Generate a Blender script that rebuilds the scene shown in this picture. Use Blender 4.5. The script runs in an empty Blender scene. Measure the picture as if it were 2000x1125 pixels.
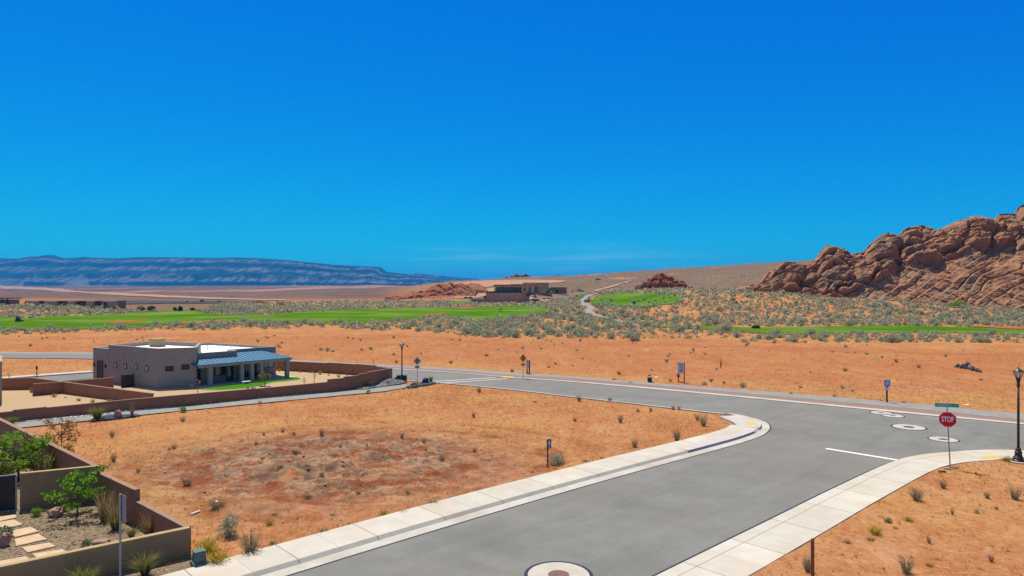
import bpy, bmesh, math, random
import numpy as np
from mathutils import Vector, Matrix
from mathutils import geometry as mgeo

S = bpy.context.scene
COL = S.collection
R = math.radians
# ------------------------------------------------------------------ camera, sky, sun, exposure
F, CY, CH = 1333.33, 562.5, 9.0           # focal length in photo pixels, horizon row, camera height
cam = bpy.data.cameras.new('camera')
cam.lens, cam.sensor_width, cam.clip_start, cam.clip_end = 24.0, 36.0, 0.5, 60000
camo = bpy.data.objects.new('camera', cam); COL.objects.link(camo)
camo.location = (0, 0, CH); camo.rotation_euler = (R(90), 0, 0)
S.camera = camo
SUN_EL, SUN_AZ = 66.0, -32.0              # elevation; azimuth from +Y (away from the camera), negative = left
SKY_R, SKY_G, SKY_GP, SKY_B, SKY_BP = .0003, .375, 1.08, 2.62, .35
SKY_HI = (1.9, 1.25, .80)
SKY_GP, SKY_G = 1.16, .35
W = bpy.data.worlds.new('World'); S.world = W; W.use_nodes = True
nt = W.node_tree; nt.nodes.clear()
sky = nt.nodes.new('ShaderNodeTexSky'); sky.sky_type = 'NISHITA'; sky.sun_disc = False
sky.sun_elevation = R(SUN_EL); sky.sun_rotation = R(SUN_AZ)
sky.altitude = 900; sky.air_density = 1.0; sky.dust_density = 0.1; sky.ozone_density = 4.0
sep = nt.nodes.new('ShaderNodeSeparateColor'); com = nt.nodes.new('ShaderNodeCombineColor')   # the deep polarised blue of the photograph's sky
nt.links.new(sky.outputs[0], sep.inputs[0])
for _i, (_k, _p) in enumerate(((SKY_R, 3.0), (SKY_G, SKY_GP), (SKY_B, SKY_BP))):
    _a = nt.nodes.new('ShaderNodeMath'); _a.operation = 'POWER'; _a.inputs[1].default_value = _p; nt.links.new(sep.outputs[_i], _a.inputs[0])
    _m = nt.nodes.new('ShaderNodeMath'); _m.operation = 'MULTIPLY'; _m.inputs[1].default_value = _k; nt.links.new(_a.outputs[0], _m.inputs[0])
    nt.links.new(_m.outputs[0], com.inputs[_i])
bg = nt.nodes.new('ShaderNodeBackground'); bg.inputs['Strength'].default_value = 0.11
out = nt.nodes.new('ShaderNodeOutputWorld')
# higher up, round the sun, the sky pales
_tc = nt.nodes.new('ShaderNodeTexCoord'); _sx = nt.nodes.new('ShaderNodeSeparateXYZ'); nt.links.new(_tc.outputs['Generated'], _sx.inputs[0])
_mr = nt.nodes.new('ShaderNodeMapRange'); _mr.interpolation_type = 'SMOOTHSTEP'; _mr.inputs[1].default_value = .40; _mr.inputs[2].default_value = .62; nt.links.new(_sx.outputs[2], _mr.inputs[0])
_hi = nt.nodes.new('ShaderNodeMix'); _hi.data_type = 'RGBA'; _hi.blend_type = 'MULTIPLY'; _hi.inputs[0].default_value = 1.0; _hi.inputs[7].default_value = (*SKY_HI, 1); nt.links.new(sky.outputs[0], _hi.inputs[6])
_mx = nt.nodes.new('ShaderNodeMix'); _mx.data_type = 'RGBA'; nt.links.new(_mr.outputs[0], _mx.inputs[0]); nt.links.new(com.outputs[0], _mx.inputs[6]); nt.links.new(_hi.outputs[2], _mx.inputs[7])
_mp = nt.nodes.new('ShaderNodeMapping'); _mp.inputs['Scale'].default_value = (5, 5, 75); nt.links.new(_tc.outputs['Generated'], _mp.inputs[0])
_cn = nt.nodes.new('ShaderNodeTexNoise'); _cn.inputs['Scale'].default_value = 1.0; _cn.inputs['Detail'].default_value = 6; nt.links.new(_mp.outputs[0], _cn.inputs['Vector'])
def _rng(sock, a, b, c, d):
    q = nt.nodes.new('ShaderNodeMapRange'); q.interpolation_type = 'SMOOTHSTEP'
    for i_, v_ in enumerate((a, b, c, d)): q.inputs[i_ + 1].default_value = v_
    nt.links.new(sock, q.inputs[0]); return q.outputs[0]
def _mulm(a, b):
    q = nt.nodes.new('ShaderNodeMath'); q.operation = 'MULTIPLY'; nt.links.new(a, q.inputs[0]); nt.links.new(b, q.inputs[1]); return q.outputs[0]
_band = _mulm(_rng(_sx.outputs[2], .0, .018, 0, 1), _rng(_sx.outputs[2], .035, .075, 1, 0))
_cf = _mulm(_mulm(_band, _rng(_cn.outputs[0], .46, .72, .05, .42)), _mulm(_rng(_sx.outputs[0], -.22, -.06, 0, 1), _rng(_sx.outputs[0], .16, .34, 1, 0)))
_cm = nt.nodes.new('ShaderNodeMix'); _cm.data_type = 'RGBA'; nt.links.new(_cf, _cm.inputs[0]); nt.links.new(_mx.outputs[2], _cm.inputs[6]); _cm.inputs[7].default_value = (2.2, 4.6, 6.0, 1)
nt.links.new(_cm.outputs[2], bg.inputs['Color']); nt.links.new(bg.outputs[0], out.inputs['Surface'])
sl = bpy.data.lights.new('sun', 'SUN'); sl.energy = 4.3; sl.angle = R(0.5); sl.color = (1.0, 0.92, 0.78)
so = bpy.data.objects.new('sun', sl); COL.objects.link(so)
_e, _a = R(SUN_EL), R(SUN_AZ)
sdir = Vector((math.sin(_a) * math.cos(_e), math.cos(_a) * math.cos(_e), math.sin(_e)))
so.rotation_euler = sdir.to_track_quat('Z', 'Y').to_euler(); so.location = (0, 0, 60)
S.view_settings.view_transform = 'Standard'; S.view_settings.look = 'None'
S.view_settings.exposure = 0.52; S.view_settings.gamma = 1.0
S.render.engine = 'CYCLES'
S.cycles.use_denoising = False
S.cycles.max_bounces = 5; S.cycles.transparent_max_bounces = 6; S.cycles.volume_bounces = 0
random.seed(7)
RNG = np.random.default_rng(11)

# ------------------------------------------------------------------ noise
def _h(i, j, k, s):
    n = (i * 374761393 + j * 668265263 + k * 2147483647 + s * 1274126177) & 0xFFFFFFFF
    n = ((n ^ (n >> 13)) * 1274126177) & 0xFFFFFFFF
    n = (n ^ (n >> 16)) & 0xFFFFFFFF
    return n / 4294967295.0
def vnoise(x, y, z=None, s=0):
    x = np.asarray(x, float); y = np.asarray(y, float)
    z = np.zeros_like(x) if z is None else np.asarray(z, float)
    xi, yi, zi = np.floor(x).astype(np.int64), np.floor(y).astype(np.int64), np.floor(z).astype(np.int64)
    fx, fy, fz = x - xi, y - yi, z - zi
    fx, fy, fz = [t * t * t * (t * (t * 6 - 15) + 10) for t in (fx, fy, fz)]
    r = 0
    for a in (0, 1):
        for b in (0, 1):
            for c in (0, 1):
                w = (fx if a else 1 - fx) * (fy if b else 1 - fy) * (fz if c else 1 - fz)
                r = r + w * _h(xi + a, yi + b, zi + c, s)
    return r * 2 - 1
def fbm(x, y, z=None, o=4, s=0, gain=.5):
    r, a, t = 0, 1.0, 0
    f = 1.0
    for i in range(o):
        r = r + a * vnoise(np.asarray(x) * f + 7.3 * i, np.asarray(y) * f - 3.1 * i, None if z is None else np.asarray(z) * f, s + i)
        t += a; a *= gain; f *= 2.03
    return r / t
def worley(x, y, z, s=0):
    xi, yi, zi = np.floor(x).astype(np.int64), np.floor(y).astype(np.int64), np.floor(z).astype(np.int64)
    d1 = np.full(x.shape, 9.0); d2 = np.full(x.shape, 9.0); cid = np.zeros(x.shape)
    for a in (-1, 0, 1):
        for b in (-1, 0, 1):
            for c in (-1, 0, 1):
                i, j, k = xi + a, yi + b, zi + c
                px, py, pz = i + _h(i, j, k, s), j + _h(i, j, k, s + 1), k + _h(i, j, k, s + 2)
                d = np.sqrt((px - x) ** 2 + (py - y) ** 2 + (pz - z) ** 2)
                m = d < d1
                d2 = np.where(m, d1, np.minimum(d2, d)); cid = np.where(m, _h(i, j, k, s + 5), cid); d1 = np.where(m, d, d1)
    return d1, d2, cid
def sstep(a, b, x):
    t = np.clip((np.asarray(x, float) - a) / (b - a), 0, 1)
    return t * t * (3 - 2 * t)

# ------------------------------------------------------------------ places: a photo reading turned into a point of the site plan
def P(px, py, z=0.0):
    d = (CH - z) * F / (py - CY)
    return ((px - 1000) * d / F, d)
def Pd(px, py, d):                         # a point at a known distance
    return Vector(((px - 1000) * d / F, d, CH - (py - CY) * d / F))

def chain(pts, step=.5):                   # centripetal Catmull-Rom through points, resampled
    p = [np.array(q, float) for q in pts]
    p = [2 * p[0] - p[1]] + p + [2 * p[-1] - p[-2]]
    o = []
    for i in range(1, len(p) - 2):
        p0, p1, p2, p3 = p[i - 1:i + 3]
        t0 = 0.0; t1 = t0 + max(np.linalg.norm(p1 - p0), 1e-6) ** .5; t2 = t1 + max(np.linalg.norm(p2 - p1), 1e-6) ** .5; t3 = t2 + max(np.linalg.norm(p3 - p2), 1e-6) ** .5
        n = max(1, int(np.linalg.norm(p2 - p1) / step))
        for k in range(n):
            t = t1 + (t2 - t1) * k / n
            a1 = (t1 - t) / (t1 - t0) * p0 + (t - t0) / (t1 - t0) * p1; a2 = (t2 - t) / (t2 - t1) * p1 + (t - t1) / (t2 - t1) * p2
            a3 = (t3 - t) / (t3 - t2) * p2 + (t - t2) / (t3 - t2) * p3
            b1 = (t2 - t) / (t2 - t0) * a1 + (t - t0) / (t2 - t0) * a2; b2 = (t3 - t) / (t3 - t1) * a2 + (t - t1) / (t3 - t1) * a3
            o.append((t2 - t) / (t2 - t1) * b1 + (t - t1) / (t2 - t1) * b2)
    o.append(p[-2])
    return np.array(o)

DIRN = np.array((.728, .686))
left_edge = chain([np.array(P(1000, 990)) - 60 * DIRN, P(555, 1125), P(717, 1075), P(1000, 990), P(1245, 920), P(1400, 878), P(1462, 860),
                   P(1492, 848), P(1503, 835), P(1496, 825), P(1470, 816), P(1437, 810), P(1400, 806), P(1350, 800.5), P(1250, 789),
                   P(1125, 775), P(1000, 760.5), P(862, 747.5), P(765, 741), (-22, 73), (-33, 79), P(182, 701), P(0, 699), (-150, 99)])
far_edge = chain([(-150, 107), P(0, 691.5), P(182, 693), (-30, 83.6), P(765, 721), P(900, 729.4), P(1000, 738), P(1100, 745), P(1250, 758),
                  P(1500, 781.5), P(1800, 810.7), P(2000, 829.6), np.array(P(2000, 829.6)) + 60 * np.array((.79, -.61))])
right_edge = chain([np.array(P(1500, 1019)) - 60 * DIRN, P(1285, 1125), P(1500, 1019), P(1625, 957), P(1740, 905), P(1782, 894), P(1850, 886.5), P(2000, 884),
                    np.array(P(2000, 884)) + 55 * np.array((.79, -.61))])
# far kerb, gravel strip and path
def far_line(lst): return chain([(-150, 107 + lst[0])] + [P(a, b, .03) for a, b in lst[1:]] + [np.array(P(*lst[-1], .03)) + 60 * np.array((.79, -.61))], 1.0)
k1 = chain([tuple(q) for q in far_edge[::4]] , 1.0)
f_k = far_line([.8, (0, 690.6), (182, 692), (520, 705), (765, 719.5), (900, 728), (1000, 736.3), (1100, 743), (1250, 755), (1500, 778), (1800, 806.7), (2000, 826)])
f_g = far_line([1.2, (0, 690), (182, 691.4), (520, 703.5), (765, 717), (900, 724.6), (1000, 733.2), (1100, 738), (1250, 750.5), (1500, 772.5), (1800, 800), (2000, 820)])
f_p = far_line([4, (0, 687), (182, 688.5), (520, 700.5), (765, 713), (900, 720), (1000, 727.4), (1100, 733.5), (1250, 746), (1500, 764.5), (1800, 790), (2000, 808.7)])
asphalt_poly = np.vstack([left_edge, far_edge, right_edge[::-1]])
side_l = [(-72, 47), P(5, 741), P(182, 728), (-33, 82.5)]
side_poly = np.array([(-72, 47), P(5, 741), P(182, 728), (-33, 83), (-28, 79), (-40.8, 68.4), (-46.9, 63.6), (-68, 43)], float)

def inside(poly, x, y):
    r = np.zeros(x.shape, bool); n = len(poly); j = n - 1
    for i in range(n):
        xi, yi = poly[i]; xj, yj = poly[j]
        if yi != yj:
            r ^= ((yi > y) != (yj > y)) & (x < (xj - xi) * (y - yi) / (yj - yi) + xi)
        j = i
    return r
def sdf(poly, x, y):
    d = np.full(x.shape, 1e9)
    n = len(poly)
    for i in range(n):
        ax, ay = poly[i]; bx, by = poly[(i + 1) % n]
        vx, vy = bx - ax, by - ay; L = vx * vx + vy * vy + 1e-12
        t = np.clip(((x - ax) * vx + (y - ay) * vy) / L, 0, 1)
        d = np.minimum(d, (x - ax - t * vx) ** 2 + (y - ay - t * vy) ** 2)
    d = np.sqrt(d)
    return np.where(inside(poly, x, y), -d, d)

# ------------------------------------------------------------------ terrain
def hz(x, y):
    x = np.asarray(x, float); y = np.asarray(y, float)
    yy = np.maximum(y, 1.0)
    px = 1000 + F * x / yy
    fwd = (y > 20)
    d = np.maximum(y, 0)
    A = np.interp(px, [1040, 1100, 1150, 1220, 1320, 1500, 1700, 1850, 2000, 2300], [0, 2.2, 5, 7, 7.9, 6.6, 4.2, 2.0, .6, 0])
    end = np.interp(px, [1100, 1200, 1300, 2000], [430, 400, 335, 300])
    z = A * sstep(0, 1, (d - 178) / (end - 178))
    z = z + np.interp(px, [-600, -100, 0, 120, 240, 300], [1.6, 1.6, 1.5, 1.3, .2, 0]) * sstep(205, 250, d) * (1 - sstep(285, 330, d))
    und = fbm(x / 26, y / 26, o=3, s=3) * .9 * sstep(185, 260, d) * sstep(1030, 1200, px)
    z = z + und + fbm(x / 60, y / 60, o=3, s=5) * .5 * sstep(320, 420, d)
    Z = np.interp(px, [500, 700, 800, 880, 1000, 1100, 1270, 1400, 1500, 1700, 2000, 2400], [0, 3, 12, 22, 30, 33, 45, 55, 62, 70, 74, 70])
    t = sstep(460, 1500, d)
    z = z + np.maximum(Z - A * .9, 0) * t * (1 + .10 * fbm(x / 170, y / 170, o=4, s=9))
    z = z + sstep(900, 6500, d) * 28 * (1 - sstep(700, 880, px)) + sstep(900, 2500, d) * fbm(x / 400, y / 400, o=4, s=21) * 7 * (1 - sstep(700, 900, px))
    return np.where(fwd, z, 0)
def hs(x, y):
    return float(hz(np.array([x]), np.array([y]))[0])
_ys = np.geomspace(14, 6000, 5000)
def at(px, py):
    z = CH - (py - CY) / F * _ys
    g = hz((px - 1000) / F * _ys, _ys)
    i = int(np.argmax(z < g)) if (z < g).any() else len(_ys) - 1
    return Vector(((px - 1000) / F * _ys[i], _ys[i], g[i]))

# ------------------------------------------------------------------ mesh helpers
def link_mesh(name, me, mat, parent=None):
    o = bpy.data.objects.new(name, me); COL.objects.link(o)
    if mat is not None: me.materials.append(mat)
    if parent is not None: o.parent = parent
    return o
def npmesh(name, V, Fq, mat, parent=None, smooth=False, uv=None, attr=None):
    V = np.asarray(V, np.float32); Fq = np.asarray(Fq, np.int32)
    if parent is not None and V.size:
        V = V - np.array(parent.location, np.float32) if getattr(parent, 'world_built', False) else V
    me = bpy.data.meshes.new(name); k = Fq.shape[1]
    me.vertices.add(len(V)); me.vertices.foreach_set('co', V.ravel())
    me.loops.add(Fq.size); me.loops.foreach_set('vertex_index', Fq.ravel())
    me.polygons.add(len(Fq)); me.polygons.foreach_set('loop_start', np.arange(0, Fq.size, k, dtype=np.int32))
    me.polygons.foreach_set('loop_total', np.full(len(Fq), k, np.int32))
    me.polygons.foreach_set('use_smooth', np.full(len(Fq), bool(smooth)))
    if uv is not None:
        l = me.uv_layers.new(name='UVMap'); l.data.foreach_set('uv', np.asarray(uv, np.float32)[Fq.ravel()].ravel())
    if attr is not None:
        a = me.color_attributes.new('zones', 'FLOAT_COLOR', 'POINT'); a.data.foreach_set('color', np.asarray(attr, np.float32).ravel())
    me.update(); me.validate()
    return link_mesh(name, me, mat, parent)

class MB:
    """collects solids, links them as ONE mesh object; origin o is subtracted when building under a parent placed in the world"""
    def __init__(s): s.v = []; s.f = []
    def add(s, vs, fs):
        b = len(s.v); s.v += [tuple(q) for q in vs]; s.f += [tuple(b + i for i in f) for f in fs]; return s
    def box(s, c, size, rz=0, M=None):
        x, y, z = [q / 2 for q in size]
        vs = [Vector((a * x, b * y, d * z)) for a in (-1, 1) for b in (-1, 1) for d in (-1, 1)]
        m = Matrix.Translation(c) @ (M if M is not None else Matrix.Rotation(rz, 4, 'Z'))
        return s.add([m @ q for q in vs], [(0, 1, 3, 2), (4, 6, 7, 5), (0, 4, 5, 1), (2, 3, 7, 6), (0, 2, 6, 4), (1, 5, 7, 3)])
    def prism(s, poly, z0, z1):
        n = len(poly); z1 = z1 if hasattr(z1, '__len__') else [z1] * n
        z0 = z0 if hasattr(z0, '__len__') else [z0] * n
        if sum(poly[i][0] * poly[(i + 1) % n][1] - poly[(i + 1) % n][0] * poly[i][1] for i in range(n)) < 0:
            poly = list(poly)[::-1]; z0 = list(z0)[::-1]; z1 = list(z1)[::-1]
        vs = [(p[0], p[1], z0[i]) for i, p in enumerate(poly)] + [(p[0], p[1], z1[i]) for i, p in enumerate(poly)]
        return s.add(vs, [tuple(range(n))[::-1], tuple(range(n, 2 * n))] + [(i, (i + 1) % n, n + (i + 1) % n, n + i) for i in range(n)])
    def tube(s, pts, rad, n=8, cap=True):
        pts = [Vector(p) for p in pts]; rad = rad if hasattr(rad, '__len__') else [rad] * len(pts)
        vs, fs = [], []
        for i, p in enumerate(pts):
            t = (pts[min(i + 1, len(pts) - 1)] - pts[max(i - 1, 0)]).normalized()
            a = t.orthogonal().normalized() if i == 0 else (a - t * a.dot(t)).normalized()
            b = t.cross(a)
            for k in range(n):
                th = 2 * math.pi * k / n
                vs.append(p + (a * math.cos(th) + b * math.sin(th)) * rad[i])
        for i in range(len(pts) - 1):
            for k in range(n):
                fs.append((i * n + k, i * n + (k + 1) % n, (i + 1) * n + (k + 1) % n, (i + 1) * n + k))
        if cap: fs += [tuple(range(n))[::-1], tuple(range((len(pts) - 1) * n, len(pts) * n))]
        return s.add(vs, fs)
    def lathe(s, prof, n=16, c=(0, 0, 0), ph=0):
        vs, fs = [], []
        for r, z in prof:
            for k in range(n):
                th = 2 * math.pi * k / n + ph
                vs.append((c[0] + r * math.cos(th), c[1] + r * math.sin(th), c[2] + z))
        for i in range(len(prof) - 1):
            for k in range(n):
                fs.append((i * n + k, i * n + (k + 1) % n, (i + 1) * n + (k + 1) % n, (i + 1) * n + k))
        fs += [tuple(range(n))[::-1], tuple(range((len(prof) - 1) * n, len(prof) * n))]
        return s.add(vs, fs)
    def build(s, name, mat, parent=None, bevel=0, smooth=False):
        o, q = Vector((0, 0, 0)), parent
        while q is not None:
            if 'base' in q: o = Vector(q['base'])
            q = q.parent
        me = bpy.data.meshes.new(name)
        me.from_pydata([tuple(Vector(q) - o) for q in s.v], [], s.f)
        if smooth: me.polygons.foreach_set('use_smooth', np.ones(len(me.polygons), bool))
        me.update()
        ob = link_mesh(name, me, mat, parent)
        if bevel:
            m = ob.modifiers.new('bevel', 'BEVEL'); m.width = bevel; m.segments = 2; m.limit_method = 'ANGLE'
        return ob

def tag(o, label=None, cat=None, group=None, kind=None):
    if label: o['label'] = label
    if cat: o['category'] = cat
    if group: o['group'] = group
    if kind: o['kind'] = kind
    return o
def thing(name, label, cat, loc=(0, 0, 0), rz=0, group=None, world=False):
    o = bpy.data.objects.new(name, None); COL.objects.link(o)
    o.location = loc; o.rotation_euler = (0, 0, rz); o.empty_display_size = .3
    tag(o, label, cat, group)
    if world: o['base'] = tuple(float(q) for q in loc)      # parts given in site coordinates
    return o
def struct(o, label=None, cat=None): return tag(o, label, cat, kind='structure')
def dup(root, loc, rz=0, label=None, scale=None):
    r = root.copy(); COL.objects.link(r); r.location = loc; r.rotation_euler = (0, 0, rz)
    if scale: r.scale = scale if hasattr(scale, '__len__') else (scale,) * 3
    if label: r['label'] = label
    for ch in list(root.children):
        c = ch.copy(); COL.objects.link(c); c.parent = r
        for g in list(ch.children):
            d = g.copy(); COL.objects.link(d); d.parent = c
    return r

# ------------------------------------------------------------------ materials
def mat(name, c1, c2=None, scale=4.0, rough=.9, bump=0.0, bscale=40.0, bdist=.02, spec=.25, metal=0.0, detail=6, island=0.0, trans=0.0,
        c3=None, c3scale=.5, lo=.35, hi=.65, uvmap=False):
    m = bpy.data.materials.new(name); m.use_nodes = True
    t = m.node_tree; N = t.nodes; L = t.links
    b = N['Principled BSDF']; b.inputs['Roughness'].default_value = rough; b.inputs['Metallic'].default_value = metal
    b.inputs['Specular IOR Level'].default_value = spec
    tc = N.new('ShaderNodeTexCoord'); co = tc.outputs['UV' if uvmap else 'Object']
    c = None
    def rgba(q): return (q[0], q[1], q[2], 1)
    if c2 is None:
        r = N.new('ShaderNodeRGB'); r.outputs[0].default_value = rgba(c1); c = r.outputs[0]
    else:
        n = N.new('ShaderNodeTexNoise'); n.inputs['Scale'].default_value = scale; n.inputs['Detail'].default_value = detail
        n.inputs['Roughness'].default_value = .65; L.new(co, n.inputs['Vector'])
        cr = N.new('ShaderNodeValToRGB'); cr.color_ramp.elements[0].position = lo; cr.color_ramp.elements[1].position = hi
        cr.color_ramp.elements[0].color = rgba(c1); cr.color_ramp.elements[1].color = rgba(c2)
        L.new(n.outputs[0], cr.inputs[0]); c = cr.outputs[0]
    if c3 is not None:
        n = N.new('ShaderNodeTexNoise'); n.inputs['Scale'].default_value = c3scale; n.inputs['Detail'].default_value = 4; L.new(co, n.inputs['Vector'])
        mr = N.new('ShaderNodeMapRange'); mr.inputs[1].default_value = .48; mr.inputs[2].default_value = .68; L.new(n.outputs[0], mr.inputs[0])
        mx = N.new('ShaderNodeMix'); mx.data_type = 'RGBA'; L.new(mr.outputs[0], mx.inputs[0]); L.new(c, mx.inputs[6]); mx.inputs[7].default_value = rgba(c3); c = mx.outputs[2]
    if island:
        g = N.new('ShaderNodeNewGeometry')
        mr = N.new('ShaderNodeMapRange'); mr.inputs[3].default_value = 1 - island; mr.inputs[4].default_value = 1 + island; L.new(g.outputs['Random Per Island'], mr.inputs[0])
        h = N.new('ShaderNodeHueSaturation'); L.new(c, h.inputs['Color']); L.new(mr.outputs[0], h.inputs['Value'])
        oi = N.new('ShaderNodeObjectInfo')
        m2 = N.new('ShaderNodeMapRange'); m2.inputs[3].default_value = .485; m2.inputs[4].default_value = .515; L.new(oi.outputs['Random'], m2.inputs[0]); L.new(m2.outputs[0], h.inputs['Hue'])
        c = h.outputs[0]
    L.new(c, b.inputs['Base Color'])
    if bump:
        n = N.new('ShaderNodeTexNoise'); n.inputs['Scale'].default_value = bscale; n.inputs['Detail'].default_value = 8; n.inputs['Roughness'].default_value = .7; L.new(co, n.inputs['Vector'])
        bp = N.new('ShaderNodeBump'); bp.inputs['Strength'].default_value = bump; bp.inputs['Distance'].default_value = bdist
        L.new(n.outputs[0], bp.inputs['Height']); L.new(bp.outputs[0], b.inputs['Normal'])
    if trans:
        tr = N.new('ShaderNodeBsdfTranslucent'); L.new(c, tr.inputs['Color'])
        ms = N.new('ShaderNodeMixShader'); ms.inputs[0].default_value = trans
        L.new(b.outputs[0], ms.inputs[1]); L.new(tr.outputs[0], ms.inputs[2]); L.new(ms.outputs[0], N['Material Output'].inputs['Surface'])
    return m

M = {}
M['asphalt'] = mat('asphalt', (.150, .150, .142), (.185, .186, .176), .35, .92, .35, 90, .01, c3=(.168, .160, .148), c3scale=.09)
M['asphalt_path'] = mat('path_asphalt', (.205, .20, .19), (.25, .245, .23), .8, .95, .2, 60, .01)
M['seal'] = mat('crack_seal', (.012, .018, .035), (.02, .028, .05), 3, .5, 0)
M['gutter'] = mat('gutter_concrete', (.40, .385, .35), (.47, .45, .41), 1.2, .9, .1, 60, .005, c3=(.36, .33, .29), c3scale=.5)
M['paint'] = mat('road_paint', (.62, .62, .58), (.72, .72, .68), 6, .7)
M['yellow_pad'] = mat('tactile_yellow', (.62, .36, .05), (.68, .42, .07), 8, .8, .5, 60, .01)
M['lav'] = mat('lavender_marking', (.42, .37, .42), (.46, .42, .42), 3, .9)
M['tan_wall'] = mat('tan_stucco', (.275, .180, .090), (.31, .205, .105), 1.5, .95, .25, 120, .01)
M['tan_cap'] = mat('tan_cap', (.33, .24, .115), (.38, .28, .14), 2, .95, .2, 120, .01)
M['brown_wall'] = mat('brown_stucco', (.275, .122, .070), (.31, .142, .084), 1.2, .95, .25, 120, .01)
M['brown_cap'] = mat('brown_cap', (.25, .15, .10), (.28, .17, .115), 2, .95, .2, 120, .01)
M['house'] = mat('grey_stucco', (.275, .252, .212), (.305, .28, .238), .8, .95, .2, 80, .01)
M['roof_white'] = mat('white_roof', (.72, .74, .74), (.78, .80, .80), .5, .6)
M['roof_cap'] = mat('roof_cap', (.27, .25, .22), (.32, .30, .265), .8, .6)
M['black'] = mat('black_metal', (.010, .010, .012), None, rough=.45, spec=.5)
M['dark'] = mat('dark_frame', (.02, .02, .022), None, rough=.5)
M['bronze'] = mat('dark_bronze', (.022, .014, .012), (.03, .018, .016), 10, .45, spec=.5)
M['steel'] = mat('galvanized_steel', (.27, .28, .29), (.34, .35, .35), 14, .5, metal=.4)
M['wood'] = mat('weathered_wood', (.16, .075, .04), (.22, .11, .06), 9, .85)
M['darkwood'] = mat('dark_wood', (.03, .012, .010), (.045, .02, .014), 9, .8)
M['red'] = mat('sign_red', (.60, .010, .028), None, rough=.5)
M['white'] = mat('sign_white', (.75, .75, .74), None, rough=.6)
M['green_sign'] = mat('sign_green', (.0, .42, .31), None, rough=.5)
M['yellow_sign'] = mat('sign_yellow', (.75, .36, .01), None, rough=.5)
M['sign_back'] = mat('sign_back', (.13, .29, .46), (.16, .33, .50), 5, .45, metal=.2)  # blue of the shaded back put into the metal colour; one car shares it
M['board_face'] = mat('board_face', (.50, .50, .60), (.58, .58, .66), 5, .6)  # white with the blue tint of shade put into its colour
M['board_blue'] = mat('board_blue', (.12, .25, .45), (.2, .34, .55), 8, .6)
M['navy'] = mat('navy_panel', (.02, .02, .06), None, rough=.5)
M['glyph'] = mat('dark_print', (.03, .03, .06), None, rough=.6)
M['glass_lamp'] = mat('lamp_glass', (.62, .62, .58), None, rough=.2, spec=.5)
M['utility'] = mat('utility_green', (.075, .13, .11), (.09, .15, .125), 8, .6, bump=.05)
M['sage'] = mat('sage_leaf', (.27, .31, .20), (.42, .45, .32), 1.1, .9, island=.4, trans=.45, c3=(.34, .29, .185), c3scale=.35)
M['sage_green'] = mat('bright_sage_leaf', (.07, .12, .04), (.13, .19, .085), 1.1, .9, island=.4, trans=.3)
M['dry'] = mat('dry_twig', (.27, .22, .125), (.38, .31, .18), 6, .95, island=.4, trans=.15)
M['olive'] = mat('olive_leaf', (.16, .18, .06), (.25, .24, .10), 5, .9, island=.4, trans=.3)
M['yellow_bloom'] = mat('yellow_bloom', (.42, .33, .015), (.30, .30, .03), 7, .9, island=.35, trans=.3)
M['leaf'] = mat('fresh_leaf', (.09, .22, .015), (.22, .36, .03), 3, .7, island=.45, trans=.45)
M['darkleaf'] = mat('dark_leaf', (.025, .06, .015), (.05, .095, .025), 2, .8, island=.4, trans=.25)
M['tanleaf'] = mat('tan_leaf', (.34, .20, .06), (.46, .30, .11), 5, .9, island=.4, trans=.3)
M['straw'] = mat('straw_blade', (.52, .33, .12), (.66, .46, .18), 2, .95, island=.35, trans=.4)
M['tallgrass'] = mat('tan_grass_blade', (.30, .22, .09), (.42, .33, .16), 4, .95, island=.35, trans=.3)
M['greengrass'] = mat('clump_grass_blade', (.13, .16, .04), (.33, .30, .10), 3, .95, island=.35, trans=.3)
M['bark'] = mat('bark', (.11, .075, .05), (.17, .12, .08), 10, .95, .3, 30, .02)
M['rockpink'] = mat('pink_sandstone', (.30, .17, .13), (.40, .25, .19), 5, .95, .6, 12, .05)
M["white_pebble"] = mat("pale_pebble", (.38,.36,.34), (.60,.58,.54), 3, .9, island=.3)
M["pebble"] = mat("mixed_pebble", (.16,.12,.085), (.42,.34,.25), 9, .9, island=.55)
M['rockdark'] = mat('dark_lava_rock', (.035, .04, .05), (.09, .09, .095), 6, .9, .5, 14, .05)
M['rockblue'] = mat('dark_boulder', (.025, .05, .08), (.05, .075, .10), 4, .8, .5, 8, .05)
M['stonepad'] = mat('flagstone', (.43, .31, .20), (.52, .39, .26), 2.5, .95, .3, 30, .01)
M['yardgravel'] = mat('yard_gravel', (.070, .052, .036), (.31, .24, .165), 11, .95, .8, 22, .03, detail=9, lo=.34, hi=.64, c3=(.16, .115, .08), c3scale=2.5)
M['tangravel'] = mat('fine_tan_gravel', (.34, .245, .15), (.42, .31, .20), 22, .95, .5, 60, .01)
M['redgravel'] = mat('purple_red_gravel', (.19, .125, .112), (.30, .205, .185), 12, .95, .7, 40, .02)
M['lawn'] = mat('lawn_turf', (.035, .15, .004), (.05, .19, .006), 6, .95, .5, 80, .03)
M['fairway'] = mat('fairway_turf', (.045, .130, .004), (.082, .165, .012), .045, .95, .3, 6, .05, c3=(.14, .19, .045), c3scale=.035, lo=.42, hi=.58)
M['bunker'] = mat('red_bunker_sand', (.30, .085, .03), (.36, .12, .045), .3, .95)
M['blueroof'] = mat('blue_metal_roof', (.028, .125, .225), (.036, .15, .265), 2, .55, metal=.1, spec=.3)
M['building'] = mat('tan_building', (.42, .28, .175), (.48, .33, .21), .6, .95)
M['building_dark'] = mat('umber_building', (.24, .15, .10), (.29, .185, .125), .6, .95)
def glassmat(name, col, rough=.08):
    m = mat(name, col, None, rough=rough, spec=.8); return m
M['glass'] = glassmat('window_glass', (.02, .035, .045))
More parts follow.
